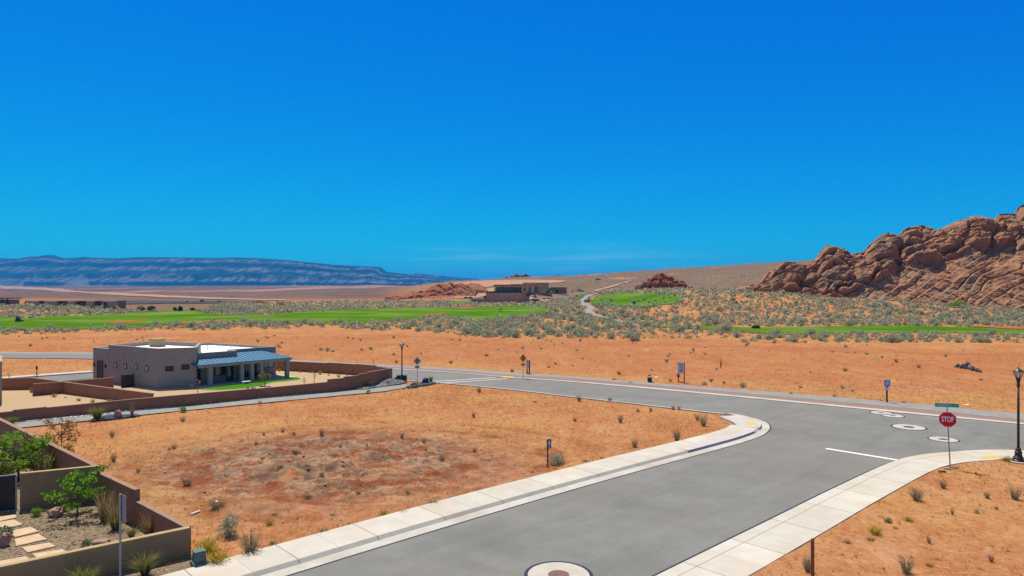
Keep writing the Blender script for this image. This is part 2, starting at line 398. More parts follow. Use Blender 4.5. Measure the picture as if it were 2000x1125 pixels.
M['glass_blue'] = glassmat('blue_glass', (.03, .09, .13), .15)
M['pale_pane'] = mat('pale_window_pane', (.40, .38, .33), (.48, .45, .40), 3, .5, spec=.6)  # pale pane colour, standing for reflections in the small windows' glass
M['rubber'] = mat('rubber', (.015, .015, .015), None, rough=.8)
M['cartblue'] = mat('cart_blue', (.01, .05, .10), None, rough=.35, spec=.6)
M['carblue'] = mat('car_blue', (.008, .014, .06), None, rough=.5, spec=.25)

def wear(m):
    t = m.node_tree; N = t.nodes; L = t.links; b = N['Principled BSDF']; src = b.inputs['Base Color'].links[0].from_socket; co = N.new('ShaderNodeTexCoord').outputs['Object']
    def nz(sc, rot, st, det, lo, hi, a, c):
        mp = N.new('ShaderNodeMapping'); mp.vector_type = 'TEXTURE'; mp.inputs['Rotation'].default_value = (0, 0, rot); mp.inputs['Scale'].default_value = (st, 1, 1); L.new(co, mp.inputs[0])
        n = N.new('ShaderNodeTexNoise'); n.inputs['Scale'].default_value = sc; n.inputs['Detail'].default_value = det; n.inputs['Roughness'].default_value = .7; L.new(mp.outputs[0], n.inputs['Vector'])
        r = N.new('ShaderNodeMapRange'); r.inputs[1].default_value = lo; r.inputs[2].default_value = hi; r.inputs[3].default_value = a; r.inputs[4].default_value = c; L.new(n.outputs[0], r.inputs[0]); return r.outputs[0]
    for q in (nz(.9, .756, 14, 5, .35, .65, .93, 1.06), nz(.35, -.6, 9, 5, .4, .65, 1.03, .93), nz(.5, 0, 1, 8, .54, .68, 1, .93), nz(22, 0, 1, 6, .3, .7, .84, 1.14)):
        h = N.new('ShaderNodeHueSaturation'); L.new(src, h.inputs['Color']); L.new(q, h.inputs['Value']); src = h.outputs[0]
    mx = N.new('ShaderNodeMix'); mx.data_type = 'RGBA'; L.new(nz(.16, .756, 3, 7, .56, .72, 0, .18), mx.inputs[0]); L.new(src, mx.inputs[6]); mx.inputs[7].default_value = (.25, .19, .14, 1); src = mx.outputs[2]
    L.new(src, b.inputs['Base Color'])
wear(M['asphalt'])
def sidewalk_mat():
    m = mat('sidewalk_concrete', (.44, .415, .36), (.505, .48, .425), .9, .92, .12, 70, .005, c3=(.45, .385, .31), c3scale=.35)
    t = m.node_tree; N = t.nodes; L = t.links; b = N['Principled BSDF']
    src = b.inputs['Base Color'].links[0].from_socket
    uv = N.new('ShaderNodeUVMap'); sp = N.new('ShaderNodeSeparateXYZ'); L.new(uv.outputs[0], sp.inputs[0])
    def line(sock, period, w, off=0.0):
        a = N.new('ShaderNodeMath'); a.operation = 'ADD'; a.inputs[1].default_value = off; L.new(sock, a.inputs[0])
        q = N.new('ShaderNodeMath'); q.operation = 'PINGPONG'; q.inputs[1].default_value = period / 2; L.new(a.outputs[0], q.inputs[0])
        g = N.new('ShaderNodeMath'); g.operation = 'LESS_THAN'; g.inputs[1].default_value = w; L.new(q.outputs[0], g.inputs[0]); return g.outputs[0]
    u = sp.outputs[0]; v = sp.outputs[1]
    deep = line(u, 3.0, .018); weak = line(u, 1.5, .011, 0); along = N.new('ShaderNodeMath'); along.operation = 'COMPARE'
    L.new(v, along.inputs[0]); along.inputs[1].default_value = .62; along.inputs[2].default_value = .014
    mx1 = N.new('ShaderNodeMath'); mx1.operation = 'MAXIMUM'; L.new(deep, mx1.inputs[0]); L.new(along.outputs[0], mx1.inputs[1])
    wk = N.new('ShaderNodeMath'); wk.operation = 'MULTIPLY'; wk.inputs[1].default_value = .45; L.new(weak, wk.inputs[0])
    mx2 = N.new('ShaderNodeMath'); mx2.operation = 'MAXIMUM'; L.new(mx1.outputs[0], mx2.inputs[0]); L.new(wk.outputs[0], mx2.inputs[1])
    # slab to slab tone
    fl = N.new('ShaderNodeMath'); fl.operation = 'DIVIDE'; fl.inputs[1].default_value = 1.5; L.new(u, fl.inputs[0])
    f2 = N.new('ShaderNodeMath'); f2.operation = 'FLOOR'; L.new(fl.outputs[0], f2.inputs[0])
    wn = N.new('ShaderNodeTexWhiteNoise'); wn.noise_dimensions = '1D'; L.new(f2.outputs[0], wn.inputs['W'])
    mr = N.new('ShaderNodeMapRange'); mr.inputs[3].default_value = .93; mr.inputs[4].default_value = 1.05; L.new(wn.outputs['Value'], mr.inputs[0])
    hs_ = N.new('ShaderNodeHueSaturation'); L.new(src, hs_.inputs['Color']); L.new(mr.outputs[0], hs_.inputs['Value'])
    mx = N.new('ShaderNodeMix'); mx.data_type = 'RGBA'; L.new(mx2.outputs[0], mx.inputs[0]); L.new(hs_.outputs[0], mx.inputs[6]); mx.inputs[7].default_value = (.20, .17, .14, 1)
    L.new(mx.outputs[2], b.inputs['Base Color'])
    return m
for _k in ('sage', 'sage_green', 'dry', 'olive', 'yellow_bloom', 'straw', 'tallgrass', 'greengrass', 'tanleaf', 'fairway', 'lawn', 'bunker', 'yardgravel', 'tangravel', 'redgravel'):
    M[_k].node_tree.nodes['Principled BSDF'].inputs['Specular IOR Level'].default_value = 0.0
M['sidewalk'] = sidewalk_mat()

def ground_mat():
    m = bpy.data.materials.new('desert_soil'); m.use_nodes = True
    t = m.node_tree; N = t.nodes; L = t.links; b = N['Principled BSDF']; b.inputs['Roughness'].default_value = 1.0; b.inputs['Specular IOR Level'].default_value = 0.0
    co = N.new('ShaderNodeTexCoord').outputs['Object']
    def noise(scale, det=6, rough=.6, stretch=None):
        n = N.new('ShaderNodeTexNoise'); n.inputs['Scale'].default_value = scale; n.inputs['Detail'].default_value = det; n.inputs['Roughness'].default_value = rough
        if stretch:
            mp = N.new('ShaderNodeMapping'); mp.inputs['Scale'].default_value = stretch[:3]; mp.inputs['Rotation'].default_value = (0, 0, stretch[3]); L.new(co, mp.inputs[0]); L.new(mp.outputs[0], n.inputs['Vector'])
        else: L.new(co, n.inputs['Vector'])
        return n.outputs[0]
    def ramp(s, lo, hi):
        r = N.new('ShaderNodeMapRange'); r.inputs[1].default_value = lo; r.inputs[2].default_value = hi; L.new(s, r.inputs[0]); return r.outputs[0]
    def mixc(f, a, c):
        x = N.new('ShaderNodeMix'); x.data_type = 'RGBA'
        if hasattr(f, 'links') or not isinstance(f, float): L.new(f, x.inputs[0])
        else: x.inputs[0].default_value = f
        for s, q in ((6, a), (7, c)):
            if isinstance(q, tuple): x.inputs[s].default_value = (*q, 1)
            else: L.new(q, x.inputs[s])
        return x.outputs[2]
    def mulv(a, c):
        x = N.new('ShaderNodeMath'); x.operation = 'MULTIPLY'
        L.new(a, x.inputs[0])
        if isinstance(c, float): x.inputs[1].default_value = c
        else: L.new(c, x.inputs[1])
        return x.outputs[0]
    at_ = N.new('ShaderNodeAttribute'); at_.attribute_name = 'zones'
    sp = N.new('ShaderNodeSeparateColor'); L.new(at_.outputs['Color'], sp.inputs[0])
    sage, gray, far, hill = sp.outputs[0], sp.outputs[1], sp.outputs[2], at_.outputs['Alpha']
    # bare lot soil: rust and pink sand, straw litter, red clods
    c = mixc(ramp(noise(.33, 7, .7), .40, .60), (.335, .134, .057), (.395, .188, .098))
    c = mixc(mulv(ramp(noise(.085, 5, .65), .47, .60), .70), c, (.405, .225, .085))
    c = mixc(mulv(ramp(noise(.9, 7, .8), .52, .62), .55), c, (.290, .088, .034))
    c = mixc(mulv(ramp(noise(2.6, 8, .8), .50, .62), .60), c, (.455, .285, .125))
    c = mixc(mulv(ramp(noise(5.5, 8, .85), .50, .62), .75), c, (.215, .085, .038))
    c = mixc(mulv(ramp(noise(.16, 7, .75, (1, .30, 1, .62)), .55, .64), .55), c, (.300, .098, .042))
    c = mixc(mulv(ramp(noise(.22, 7, .75, (1, .25, 1, -.55)), .57, .64), .5), c, (.455, .265, .150))
    # disturbed grey pink soil with red cuts
    g = mixc(ramp(noise(.9, 7, .75), .42, .58), (.36, .225, .150), (.190, .122, .085))
    g = mixc(mulv(ramp(noise(.62, 8, .78, (1, 1.6, 1, .35)), .50, .55), .85), g, (.20, .060, .026))
    g = mixc(mulv(ramp(noise(1.6, 8, .8), .55, .62), .7), g, (.12, .12, .065))
    gf = mulv(gray, ramp(noise(.45, 7, .75), .34, .46))
    c = mixc(gf, c, g)
    a2 = N.new('ShaderNodeAttribute'); a2.attribute_name = 'extra'; s2 = N.new('ShaderNodeSeparateColor'); L.new(a2.outputs['Color'], s2.inputs[0])
    c = mixc(mulv(mulv(s2.outputs[0], ramp(noise(1.2, 6, .75), .35, .55)), .8), c, (.185, .055, .024))
    c = mixc(mulv(mulv(s2.outputs[1], ramp(noise(.12, 6, .7), .36, .60)), .75), c, (.300, .112, .058))
    c = mixc(mulv(mulv(s2.outputs[2], ramp(noise(.10, 7, .75, (1, .4, 1, .4)), .36, .60)), .62), c, (.315, .112, .052))
    # sage soil: orange sand
    s1 = mixc(ramp(noise(.12, 5), .4, .6), (.375, .152, .055), (.43, .21, .09))
    s1 = mixc(mulv(ramp(noise(.9, 5, .7), .48, .6), .5), s1, (.17, .135, .075))
    c = mixc(sage, c, s1)
    # hill: grey brown scrub stipple
    h1 = mixc(ramp(noise(.02, 5), .4, .62), (.185, .112, .072), (.235, .145, .095))
    h1 = mixc(ramp(noise(.22, 5, .8), .46, .56), h1, (.115, .092, .062))
    h1 = mixc(mulv(ramp(noise(.012, 6, .65, (1, .4, 1, .4)), .60, .66), .8), h1, (.36, .18, .085))
    c = mixc(hill, c, h1)
    f1 = mixc(ramp(noise(.0022, 6, .6, (1, .25, 1, 0)), .42, .60), (.125, .077, .072), (.165, .105, .085))
    f1 = mixc(ramp(noise(.03, 5, .75), .48, .58), f1, (.088, .062, .056))
    f1 = mixc(mulv(ramp(noise(.0011, 6, .6, (1, .18, 1, .1)), .585, .61), .8), f1, (.34, .19, .12))
    c = mixc(far, c, f1)
    L.new(c, b.inputs['Base Color'])
    n1 = noise(7, 10, .75); n2 = noise(.8, 6, .65)
    ad = N.new('ShaderNodeMath'); ad.operation = 'MULTIPLY_ADD'; L.new(n2, ad.inputs[0]); ad.inputs[1].default_value = 3.0; L.new(n1, ad.inputs[2])
    bp = N.new('ShaderNodeBump'); bp.inputs['Strength'].default_value = .8; bp.inputs['Distance'].default_value = .06
    L.new(ad.outputs[0], bp.inputs['Height']); L.new(bp.outputs[0], b.inputs['Normal'])
    return m

# ------------------------------------------------------------------ ground sheet
dirt_top = np.array([(-800, 655), (0, 653), (150, 650), (300, 646), (500, 643), (640, 642), (720, 644), (800, 648), (850, 650), (900, 655), (950, 660),
                     (1000, 663), (1300, 663), (1400, 664), (1500, 671), (1600, 672), (1750, 676), (1900, 680), (2800, 684)], float)
def dirt_limit(x, y):                      # distance at which the bare lots end and sagebrush begins
    px = 1000 + F * x / np.maximum(y, 1)
    return CH * F / (np.interp(px, dirt_top[:, 0], dirt_top[:, 1]) - CY)

th = np.unique(np.concatenate([np.arange(-44, 44.01, .13), np.arange(-180, -44, 4), np.arange(48, 180, 4)]))
rr = np.concatenate([np.geomspace(3, 19, 70)[:-1], np.geomspace(19, 60, 330)[:-1], np.geomspace(60, 400, 260)[:-1], np.geomspace(400, 9000, 150)])
TH, RR = np.meshgrid(np.radians(th), rr)
gx, gy = (RR * np.sin(TH)).ravel(), (RR * np.cos(TH)).ravel()
gz = hz(gx, gy)
near = (np.hypot(gx, gy) < 135)
nx, ny = gx[near], gy[near]
sd = np.minimum(np.minimum(sdf(asphalt_poly[::2], nx, ny), sdf(side_poly, nx, ny)), sdf(np.vstack([far_edge[::2], f_p[::-2]]), nx, ny))
mound_c = np.array(P(640, 905)); e1 = ((nx - mound_c[0]) / 9.0); e2 = ((ny - mound_c[1]) / 7.0)
md = np.exp(-(e1 ** 2 + e2 ** 2) * 1.1)
rz_ = fbm(nx / 2.2, ny / 1.3, o=5, s=41)
lot = .035 + .030 * fbm(nx / 1.7, ny / 1.7, o=4, s=31) + md * (.16 + .55 * rz_ - .34 * np.abs(fbm(nx / 1.1, ny / .7, o=3, s=45)))
el = np.hypot(e1 - .25, e2 * 1.0 - .1) + .10 * fbm(nx / 3, ny / 3, o=3, s=47)
ruts = np.sin(el * 17) * np.exp(-((el - .95) / .38) ** 2) * sstep(-.15, .2, fbm(nx / 4, ny / 4, o=3, s=48) + .1)
ruts = ruts * sstep(1.5, 5, sd)
lot = lot + .13 * ruts + md * .16 * np.sign(rz_) * np.abs(fbm(nx / .5, ny / .4, o=3, s=49))
lot = np.maximum(lot, -.03)
lot = np.where(sd < 3.2, np.minimum(lot, .075), lot)
lot = lot + .085 * sstep(1.3, 2.0, sd) * ((nx * .686 - ny * .728) > -11.2) * (ny < 37)
k = sstep(.35, 1.3, sd)
zn = -.07 * (1 - k) + lot * k
_fpx = 1000 + F * f_p[:, 0] / np.maximum(f_p[:, 1], 1); _o = np.argsort(_fpx); _pxn = 1000 + F * nx / np.maximum(ny, 1)
beyond = sstep(1.5, 9, ny - np.interp(_pxn, _fpx[_o], f_p[_o, 1])) * (ny > 20)
zn = zn + k * beyond * (.20 * fbm(nx / 9, ny / 9, o=4, s=51) + .17 * fbm((nx + .6 * ny) / 1.1, (.6 * nx - ny) / 8, o=4, s=53) + .10 * fbm(nx / 1.2, ny / 1.2, o=4, s=55))
gz[near] = gz[near] + zn
gray = np.zeros_like(gx); gray[near] = np.clip(md * 2.0 - .12, 0, 1)
rutm = np.zeros_like(gx); rutm[near] = np.clip(-ruts * 2.4, 0, 1) + sstep(.05, .35, -rz_) * np.clip(md * 1.6, 0, 1) * .8
bank = np.zeros_like(gx); bank[near] = beyond
_dl = dirt_limit(gx, gy); trk = np.exp(-((gy - _dl * .90 + 2.5 * fbm(gx / 30, gy / 30, o=2, s=63)) / 3.2) ** 2) * (gy > 60) * (np.abs(gx) < 140)
lim = dirt_limit(gx, gy)
sagez = sstep(-6, 6, gy - lim + 10 * fbm(gx / 8, gy / 14, o=3, s=61)) * (gy > 50)
pxg = 1000 + F * gx / np.maximum(gy, 1)
hillz = np.maximum(sstep(380, 640, gy) * sstep(760, 1000, pxg), sstep(232, 262, gy) * (1 - sstep(420, 520, pxg)) * sstep(120, 230, pxg))
farz = sstep(330, 700, gy) * (1 - sstep(700, 900, pxg))
nt_, nr_ = len(th), len(rr)
I = np.arange(nt_ * nr_).reshape(nr_, nt_)
wrap = np.concatenate([I, I[:, :1]], 1)
Q = np.stack([wrap[:-1, :-1], wrap[:-1, 1:], wrap[1:, 1:], wrap[1:, :-1]], -1).reshape(-1, 4)
gV = np.stack([gx, gy, gz], 1)
M['ground'] = ground_mat()
g = npmesh('ground', gV, Q, M['ground'], smooth=True, attr=np.stack([sagez, gray, farz, hillz], 1)); struct(g)
_ex = g.data.color_attributes.new('extra', 'FLOAT_COLOR', 'POINT'); _ex.data.foreach_set('color', np.stack([np.clip(rutm, 0, 1), trk, bank, 0 * trk + 1], 1).astype(np.float32).ravel())
disc = npmesh('ground_below_viewpoint', np.array([(3.02 * math.sin(a), 3.02 * math.cos(a), .02) for a in np.linspace(0, 2 * math.pi, 33)[:-1]] ), [list(range(32))], M['ground'])
disc.name = 'ground_patch'; struct(disc)
# quick ground height incl. near relief for planting
def gh(x, y):
    r = math.hypot(x, y)
    if r > 134: return hs(x, y)
    a = math.degrees(math.atan2(x, y))
    if abs(a) > 43: return 0.03
    i = min(max(int(np.searchsorted(rr, r)), 1), nr_ - 1); j = min(max(int(np.searchsorted(th, a)), 1), nt_ - 1)
    fr = (r - rr[i - 1]) / (rr[i] - rr[i - 1]); fa = (a - th[j - 1]) / (th[j] - th[j - 1])
    Z = gz.reshape(nr_, nt_)
    return float((Z[i - 1, j - 1] * (1 - fa) + Z[i - 1, j] * fa) * (1 - fr) + (Z[i, j - 1] * (1 - fa) + Z[i, j] * fa) * fr)

# ------------------------------------------------------------------ sheets, sweeps
def sheet(name, poly, z, mat_, kind='structure'):
    vs = [Vector((p[0], p[1])) for p in poly]; n = len(vs)
    v, e, f, *_ = mgeo.delaunay_2d_cdt(vs, [(i, (i + 1) % n) for i in range(n)], [], 1, 1e-5)
    me = bpy.data.meshes.new(name); me.from_pydata([(q.x, q.y, z) for q in v], [], [tuple(t) for t in f]); me.update()
    bm = bmesh.new(); bm.from_mesh(me)
    bmesh.ops.recalc_face_normals(bm, faces=bm.faces)
    for q in bm.faces:
        if q.normal.z < 0: q.normal_flip()
    bm.to_mesh(me); bm.free()
    o = link_mesh(name, me, mat_)
    if kind: o['kind'] = kind
    return o
def drape(name, poly, off, mat_, step):
    p = np.array(poly, float); b = []
    for i in range(len(p)):
        a, c = p[i], p[(i + 1) % len(p)]; n = max(1, int(np.linalg.norm(c - a) / step))
        b += [a + (c - a) * k / n for k in range(n)]
    b = np.array(b)
    X, Y = np.meshgrid(np.arange(p[:, 0].min(), p[:, 0].max(), step), np.arange(p[:, 1].min(), p[:, 1].max(), step))
    X, Y = X.ravel(), Y.ravel(); m = inside(b, X, Y); X, Y = X[m], Y[m]
    vs = [Vector(q) for q in b] + [Vector((x, y)) for x, y in zip(X, Y)]; n = len(b)
    v, e, f, *_ = mgeo.delaunay_2d_cdt(vs, [(i, (i + 1) % n) for i in range(n)], [], 1, 1e-4)
    vx = np.array([(q.x, q.y) for q in v]); z = hz(vx[:, 0], vx[:, 1]) + off
    me = bpy.data.meshes.new(name); me.from_pydata([(a, c, d) for (a, c), d in zip(vx.tolist(), z.tolist())], [], [tuple(t) for t in f]); me.update()
    bm = bmesh.new(); bm.from_mesh(me)
    for q in bm.faces:
        q.normal_update(); q.smooth = True
        if q.normal.z < 0: q.normal_flip()
    bm.to_mesh(me); bm.free()
    return struct(link_mesh(name, me, mat_))
def frame(line):
    t = np.gradient(line, axis=0); t /= np.linalg.norm(t, axis=1)[:, None] + 1e-9
    return np.stack([-t[:, 1], t[:, 0]], 1)
def offset(line, d): return line + frame(line) * d
def sweep(name, line, prof, mat_, side=1):
    n = frame(line) * side; arc = np.concatenate([[0], np.cumsum(np.linalg.norm(np.diff(line, axis=0), axis=1))])
    V, UV = [], []; k = len(prof)
    for i in range(len(line)):
        for (o, z) in prof:
            V.append((line[i, 0] + n[i, 0] * o, line[i, 1] + n[i, 1] * o, z)); UV.append((arc[i], o))
    Fq = []
    for i in range(len(line) - 1):
        for j in range(k - 1):
            q = [i * k + j, (i + 1) * k + j, (i + 1) * k + j + 1, i * k + j + 1]
            Fq.append(q[::-1] if side > 0 else q)
    Fq = [q[::-1] for q in Fq]
    return npmesh(name, V, Fq, mat_, uv=UV)

struct(sheet('road', asphalt_poly, 0.0, M['asphalt']))
struct(sheet('side_street', side_poly, -.004, M['asphalt']))
iend = int(np.argmin(np.hypot(left_edge[:, 0] - P(1425, 808.5)[0], left_edge[:, 1] - P(1425, 808.5)[1])))
iwest = int(np.argmin(np.hypot(left_edge[:, 0] - P(765, 741)[0], left_edge[:, 1] - P(765, 741)[1])))
struct(sweep('gutter', left_edge[:iend + 1], [(-.02, -.03), (-.02, .006), (.5, .012), (.5, -.05)], M['gutter']))
struct(sweep('lot_gutter', left_edge[iend:iwest], [(-.02, -.03), (-.02, .006), (.22, .012), (.22, -.06)], M['gutter']))
struct(sweep('seal_line', left_edge[:iend + 1], [(-.10, .002), (-.10, .0045), (-.01, .0045)], M['seal']))
itip = int(np.argmin(np.hypot(left_edge[:, 0] - P(1492, 848)[0], left_edge[:, 1] - P(1492, 848)[1])))
struct(sweep('sidewalk', left_edge[:itip + 3], [(.5, -.05), (.5, .010), (.60, .115), (.66, .135), (2.3, .15), (2.3, -.1)], M['sidewalk']))
corner = [tuple(q) for q in offset(left_edge, .5)[itip + 2:iend + 1]]
inner = [P(1437, 811, .15), P(1405, 812.5, .15), P(1434, 825, .15), P(1439, 831, .15)]
ii = [tuple(q) for q in offset(left_edge, 2.3)[itip + 1:itip + 3]][::-1]
cm = MB().prism(corner + inner + ii, -.1, .147)
struct(cm.build('sidewalk_corner', M['gutter']))
struct(sweep('kerb_marking', left_edge[itip - 14:itip + 1], [(.56, .145), (.62, .1485), (1.15, .1525), (1.15, .148)], M['lav']))
struct(sweep('right_sidewalk', right_edge, [(.10, -.05), (.13, .14), (2.1, .15), (2.1, -.1)], M['sidewalk'], side=-1))
struct(sweep('right_seal_line', right_edge, [(-.14, .002), (-.14, .0045), (.10, .0045)], M['seal'], side=-1))
struct(sheet('far_kerb', np.vstack([far_edge, f_k[::-1]]), .03, M['gutter']))
struct(sheet('gravel_verge', np.vstack([f_k, f_g[::-1]]), .026, M['redgravel']))
struct(sheet('far_path', np.vstack([f_g, f_p[::-1]]), .036, M['asphalt_path']))
k2 = chain([tuple(np.array(q)) for q in side_l[:3]], 1.0)
struct(sweep('side_kerb', k2, [(-.05, -.1), (-.05, .11), (1.3, .12), (1.3, -.1)], M['gutter']))
trail = [P(-160, 846), P(25, 829), P(140, 819), P(250, 806), P(500, 781.5), P(640, 767.5), P(800, 752.5), P(846, 747.5), P(862, 749.5), P(830, 753), P(800, 758), P(750, 766.5), P(500, 790.5), P(275, 813), P(137, 828), P(32, 839), P(-160, 858)]
struct(sheet('trail', trail, .105, M['asphalt_path']))
# road paint
def stripe(name, a, b, w, z=.006):
    a, b = np.array(a), np.array(b); t = (b - a) / np.linalg.norm(b - a); n = np.array((-t[1], t[0])) * w / 2
    return struct(sheet(name, [a + n, b + n, b - n, a - n], z, M['paint']))
stripe('stop_line', P(1613, 876), P(1752, 898.5), .28)
stripe('crosswalk_line', P(850, 745.3), P(968, 737.4), .2)
stripe('crosswalk_line', P(860, 748.4), P(990, 739.5), .2)
struct(sheet('tactile_pad', [P(1455, 824, .15), P(1470, 822.5, .15), P(1478, 828, .15), P(1463, 829.5, .15)], .155, M['yellow_pad']))
struct(sheet('tactile_pad', [P(1914, 890.5, .15), P(1953, 890.5, .15), P(1960, 894.8, .15), P(1922, 894.8, .15)], .158, M['yellow_pad']))
struct(sheet('tactile_pad', [P(975, 734.2, .03), P(1003, 736, .03), P(1003, 738.2, .03), P(983, 737, .03)], .041, M['yellow_pad']))

# manholes
def manhole(px, py, r, label, lidmat, rim=True, squash=1):
    x, y = P(px, py)
    t = thing('manhole_cover', label, 'manhole', (x, y, 0), 0, 'manhole covers in the road')
    MB().lathe([(r * 1.06, -.02), (r * 1.06, .0055)], 48).build('asphalt_seal', M['seal'], t)
    MB().lathe([(r * .95, -.02), (r * .95, .011), (r * .93, .013)], 48).build('concrete_collar', M['sidewalk_plain'], t)
    l = MB().lathe([(r * .33, -.01), (r * .33, .018), (r * .31, .021)], 32)
    for q in range(-3, 4): l.box((0, q * r * .085, .022), (2 * math.sqrt(max(.001, (r * .3) ** 2 - (q * r * .085) ** 2)), r * .03, .006))
    l.build('lid', lidmat, t)
    return t
M['sidewalk_plain'] = mat('collar_concrete', (.36, .34, .29), (.46, .43, .375), 1.5, .92, .15, 60, .005)
M['iron_red'] = mat('rusty_iron', (.15, .09, .075), (.20, .125, .10), 12, .7, metal=.3)
M['iron_blue'] = mat('grey_iron', (.11, .12, .14), (.15, .16, .18), 12, .6, metal=.3)
manhole(1091, 1123, 1.02, 'large manhole cover in a wide concrete ring in the middle of the near street', M['iron_red'])
manhole(1775, 834.3, .98, 'manhole cover in a concrete ring farther out in the junction, beyond the stop line', M['iron_red'])
manhole(1842.5, 858.2, .78, 'manhole cover in a concrete ring right behind the stop sign pole', M['iron_blue'])
def valve(px, py, r, label):
    x, y = P(px, py); t = thing('valve_cover', label, 'valve cover', (x, y, 0), 0, 'valve covers near the far kerb')
    MB().lathe([(r * 1.08, -.02), (r * 1.08, .0055)], 32).build('asphalt_seal', M['seal'], t)
    MB().lathe([(r * .95, -.02), (r * .95, .011)], 32).build('concrete_collar', M['sidewalk_plain'], t)
    MB().lathe([(r * .3, -.01), (r * .3, .018)], 24).build('lid', M['iron_blue'], t)
valve(1721, 806.5, .72, 'paved valve cover nearest the far kerb, left of its neighbour')
valve(1744, 812, .70, 'paved valve cover just nearer and right of the one by the far kerb')

# ------------------------------------------------------------------ golf course turf
tp = lambda L: [tuple(at(a, b)[:2]) for a, b in L]
fair = [(-250, 622), (0, 620), (60, 622), (110, 618), (165, 617), (230, 614), (290, 609.5), (380, 606.5), (415, 614), (455, 616), (520, 615), (560, 612), (640, 607), (700, 604.5),
        (760, 602), (850, 601), (920, 601), (975, 597.5), (1030, 597), (1065, 601), (1082, 607), (1078, 612), (1040, 619), (1000, 622), (960, 628), (925, 627), (890, 621), (850, 619),
        (800, 625), (740, 630), (690, 633), (640, 632.5), (560, 631), (470, 630), (400, 632), (340, 634), (310, 637), (230, 641), (150, 644), (0, 646), (-250, 648)]
drape('fairway', tp(fair), .16, M['fairway'], 14)
drape('fairway_strip', tp([(1262, 637), (1300, 636), (1400, 637), (1460, 640), (1560, 639), (1700, 637), (1800, 637), (1900, 640), (2000, 641), (2300, 645), (2300, 665), (2000, 655), (1900, 651.5), (1800, 650), (1700, 650),
                           (1600, 652), (1500, 653), (1480, 651), (1400, 644.5), (1330, 642), (1262, 639)]), .10, M['lawn_mix'] if 'lawn_mix' in M else M['fairway'], 8)
drape('tee_lawn', tp([(1160, 582), (1170, 578), (1230, 574), (1280, 572), (1312, 576), (1335, 583), (1330, 590), (1290, 597), (1250, 604), (1220, 600), (1180, 598), (1155, 596), (1152, 590)]), .25, M['fairway'], 8)
drape('upper_lawn', tp([(850, 592.5), (880, 588.5), (925, 588), (920, 592), (885, 594)]), .2, M['fairway'], 12)
drape('upper_lawn', tp([(1098, 585), (1120, 581), (1143, 580.5), (1138, 585), (1118, 587)]), .25, M['fairway'], 8)
for L in ([(203, 631.5), (225, 628.5), (255, 627), (289, 625.3), (275, 628.5), (250, 630.8), (225, 632.3)], [(332, 633.5), (365, 630.5), (400, 628.5), (445, 624.5), (440, 627.5), (405, 631.3), (370, 633.8)],
          [(813, 618.2), (835, 615.5), (872, 611.8), (868, 614), (850, 617.5), (825, 618.8)], [(880, 601.5), (900, 598.5), (933, 598), (936, 600.5), (915, 603)],
          [(1856, 636), (1905, 638), (1960, 637.5), (2010, 638), (2010, 644.5), (1970, 643.8), (1930, 641)]):
    drape('bunker', tp(L), .22, M['bunker'], 10)
cp = chain([tuple(at(a, b)[:2]) for a, b in [(1165, 573.5), (1150, 577.5), (1143, 583), (1139, 588), (1141, 594), (1150, 600), (1154, 604), (1150, 609), (1158, 615), (1180, 622), (1212, 630), (1243, 638)]], 4)
cpw = np.interp(np.linspace(0, 1, len(cp)), [0, .3, .6, 1], [4.2, 4.0, 3.2, 1.5]) / 2
nn = frame(cp)
drape('cart_path', np.vstack([cp + nn * cpw[:, None], (cp - nn * cpw[:, None])[::-1]]), .28, M['asphalt_path'], 5)
M['darkfield'] = mat('dark_field', (.028, .026, .034), (.045, .04, .045), .08, .95)
drape('dark_field', tp([(215, 588.5), (330, 588), (520, 589.5), (520, 592), (330, 593), (215, 595.5)]), .3, M['darkfield'], 20)
M['dirt_track'] = mat('peach_track', (.25, .145, .10), (.36, .21, .135), .012, .95)
drape('dirt_track', tp([(1158, 569), (1180, 562), (1232, 548), (1236, 550), (1190, 563), (1166, 570)]), .5, M['dirt_track'], 25)
drape('dirt_track', tp([(0, 557), (100, 563), (250, 573), (400, 581), (560, 586), (560, 588), (400, 584.5), (250, 578.5), (100, 568), (0, 561.5)]), .45, M['dirt_track'], 60)
M['sandhill'] = mat('peach_sand', (.36, .185, .095), (.43, .23, .125), .02, .95, c3=(.28, .13, .075), c3scale=.02)
drape('sand_slope', tp([(885, 553), (930, 549.5), (985, 547.2), (1050, 547), (1110, 549), (1090, 553), (1000, 556), (960, 560), (900, 566), (880, 560)]), .6, M['sandhill'], 30)
drape('sand_slope', tp([(880, 583), (905, 572), (940, 566), (965, 562), (965, 575), (930, 583)]), .5, M['sandhill'], 16)

# ------------------------------------------------------------------ rock outcrops
def rockmat(name, c1, c2, c3, sc=.25):
    m = mat(name, c1, c2, sc, .97, 1.0, 1.6, .5, c3=c3, c3scale=sc * .35, detail=9, lo=.32, hi=.68)
    return m
M['rock'] = rockmat('red_sandstone', (.275, .115, .054), (.375, .205, .112), (.25, .168, .104))
M['rock_red'] = rockmat('dark_red_sandstone', (.30, .088, .034), (.39, .145, .062), (.26, .11, .055))

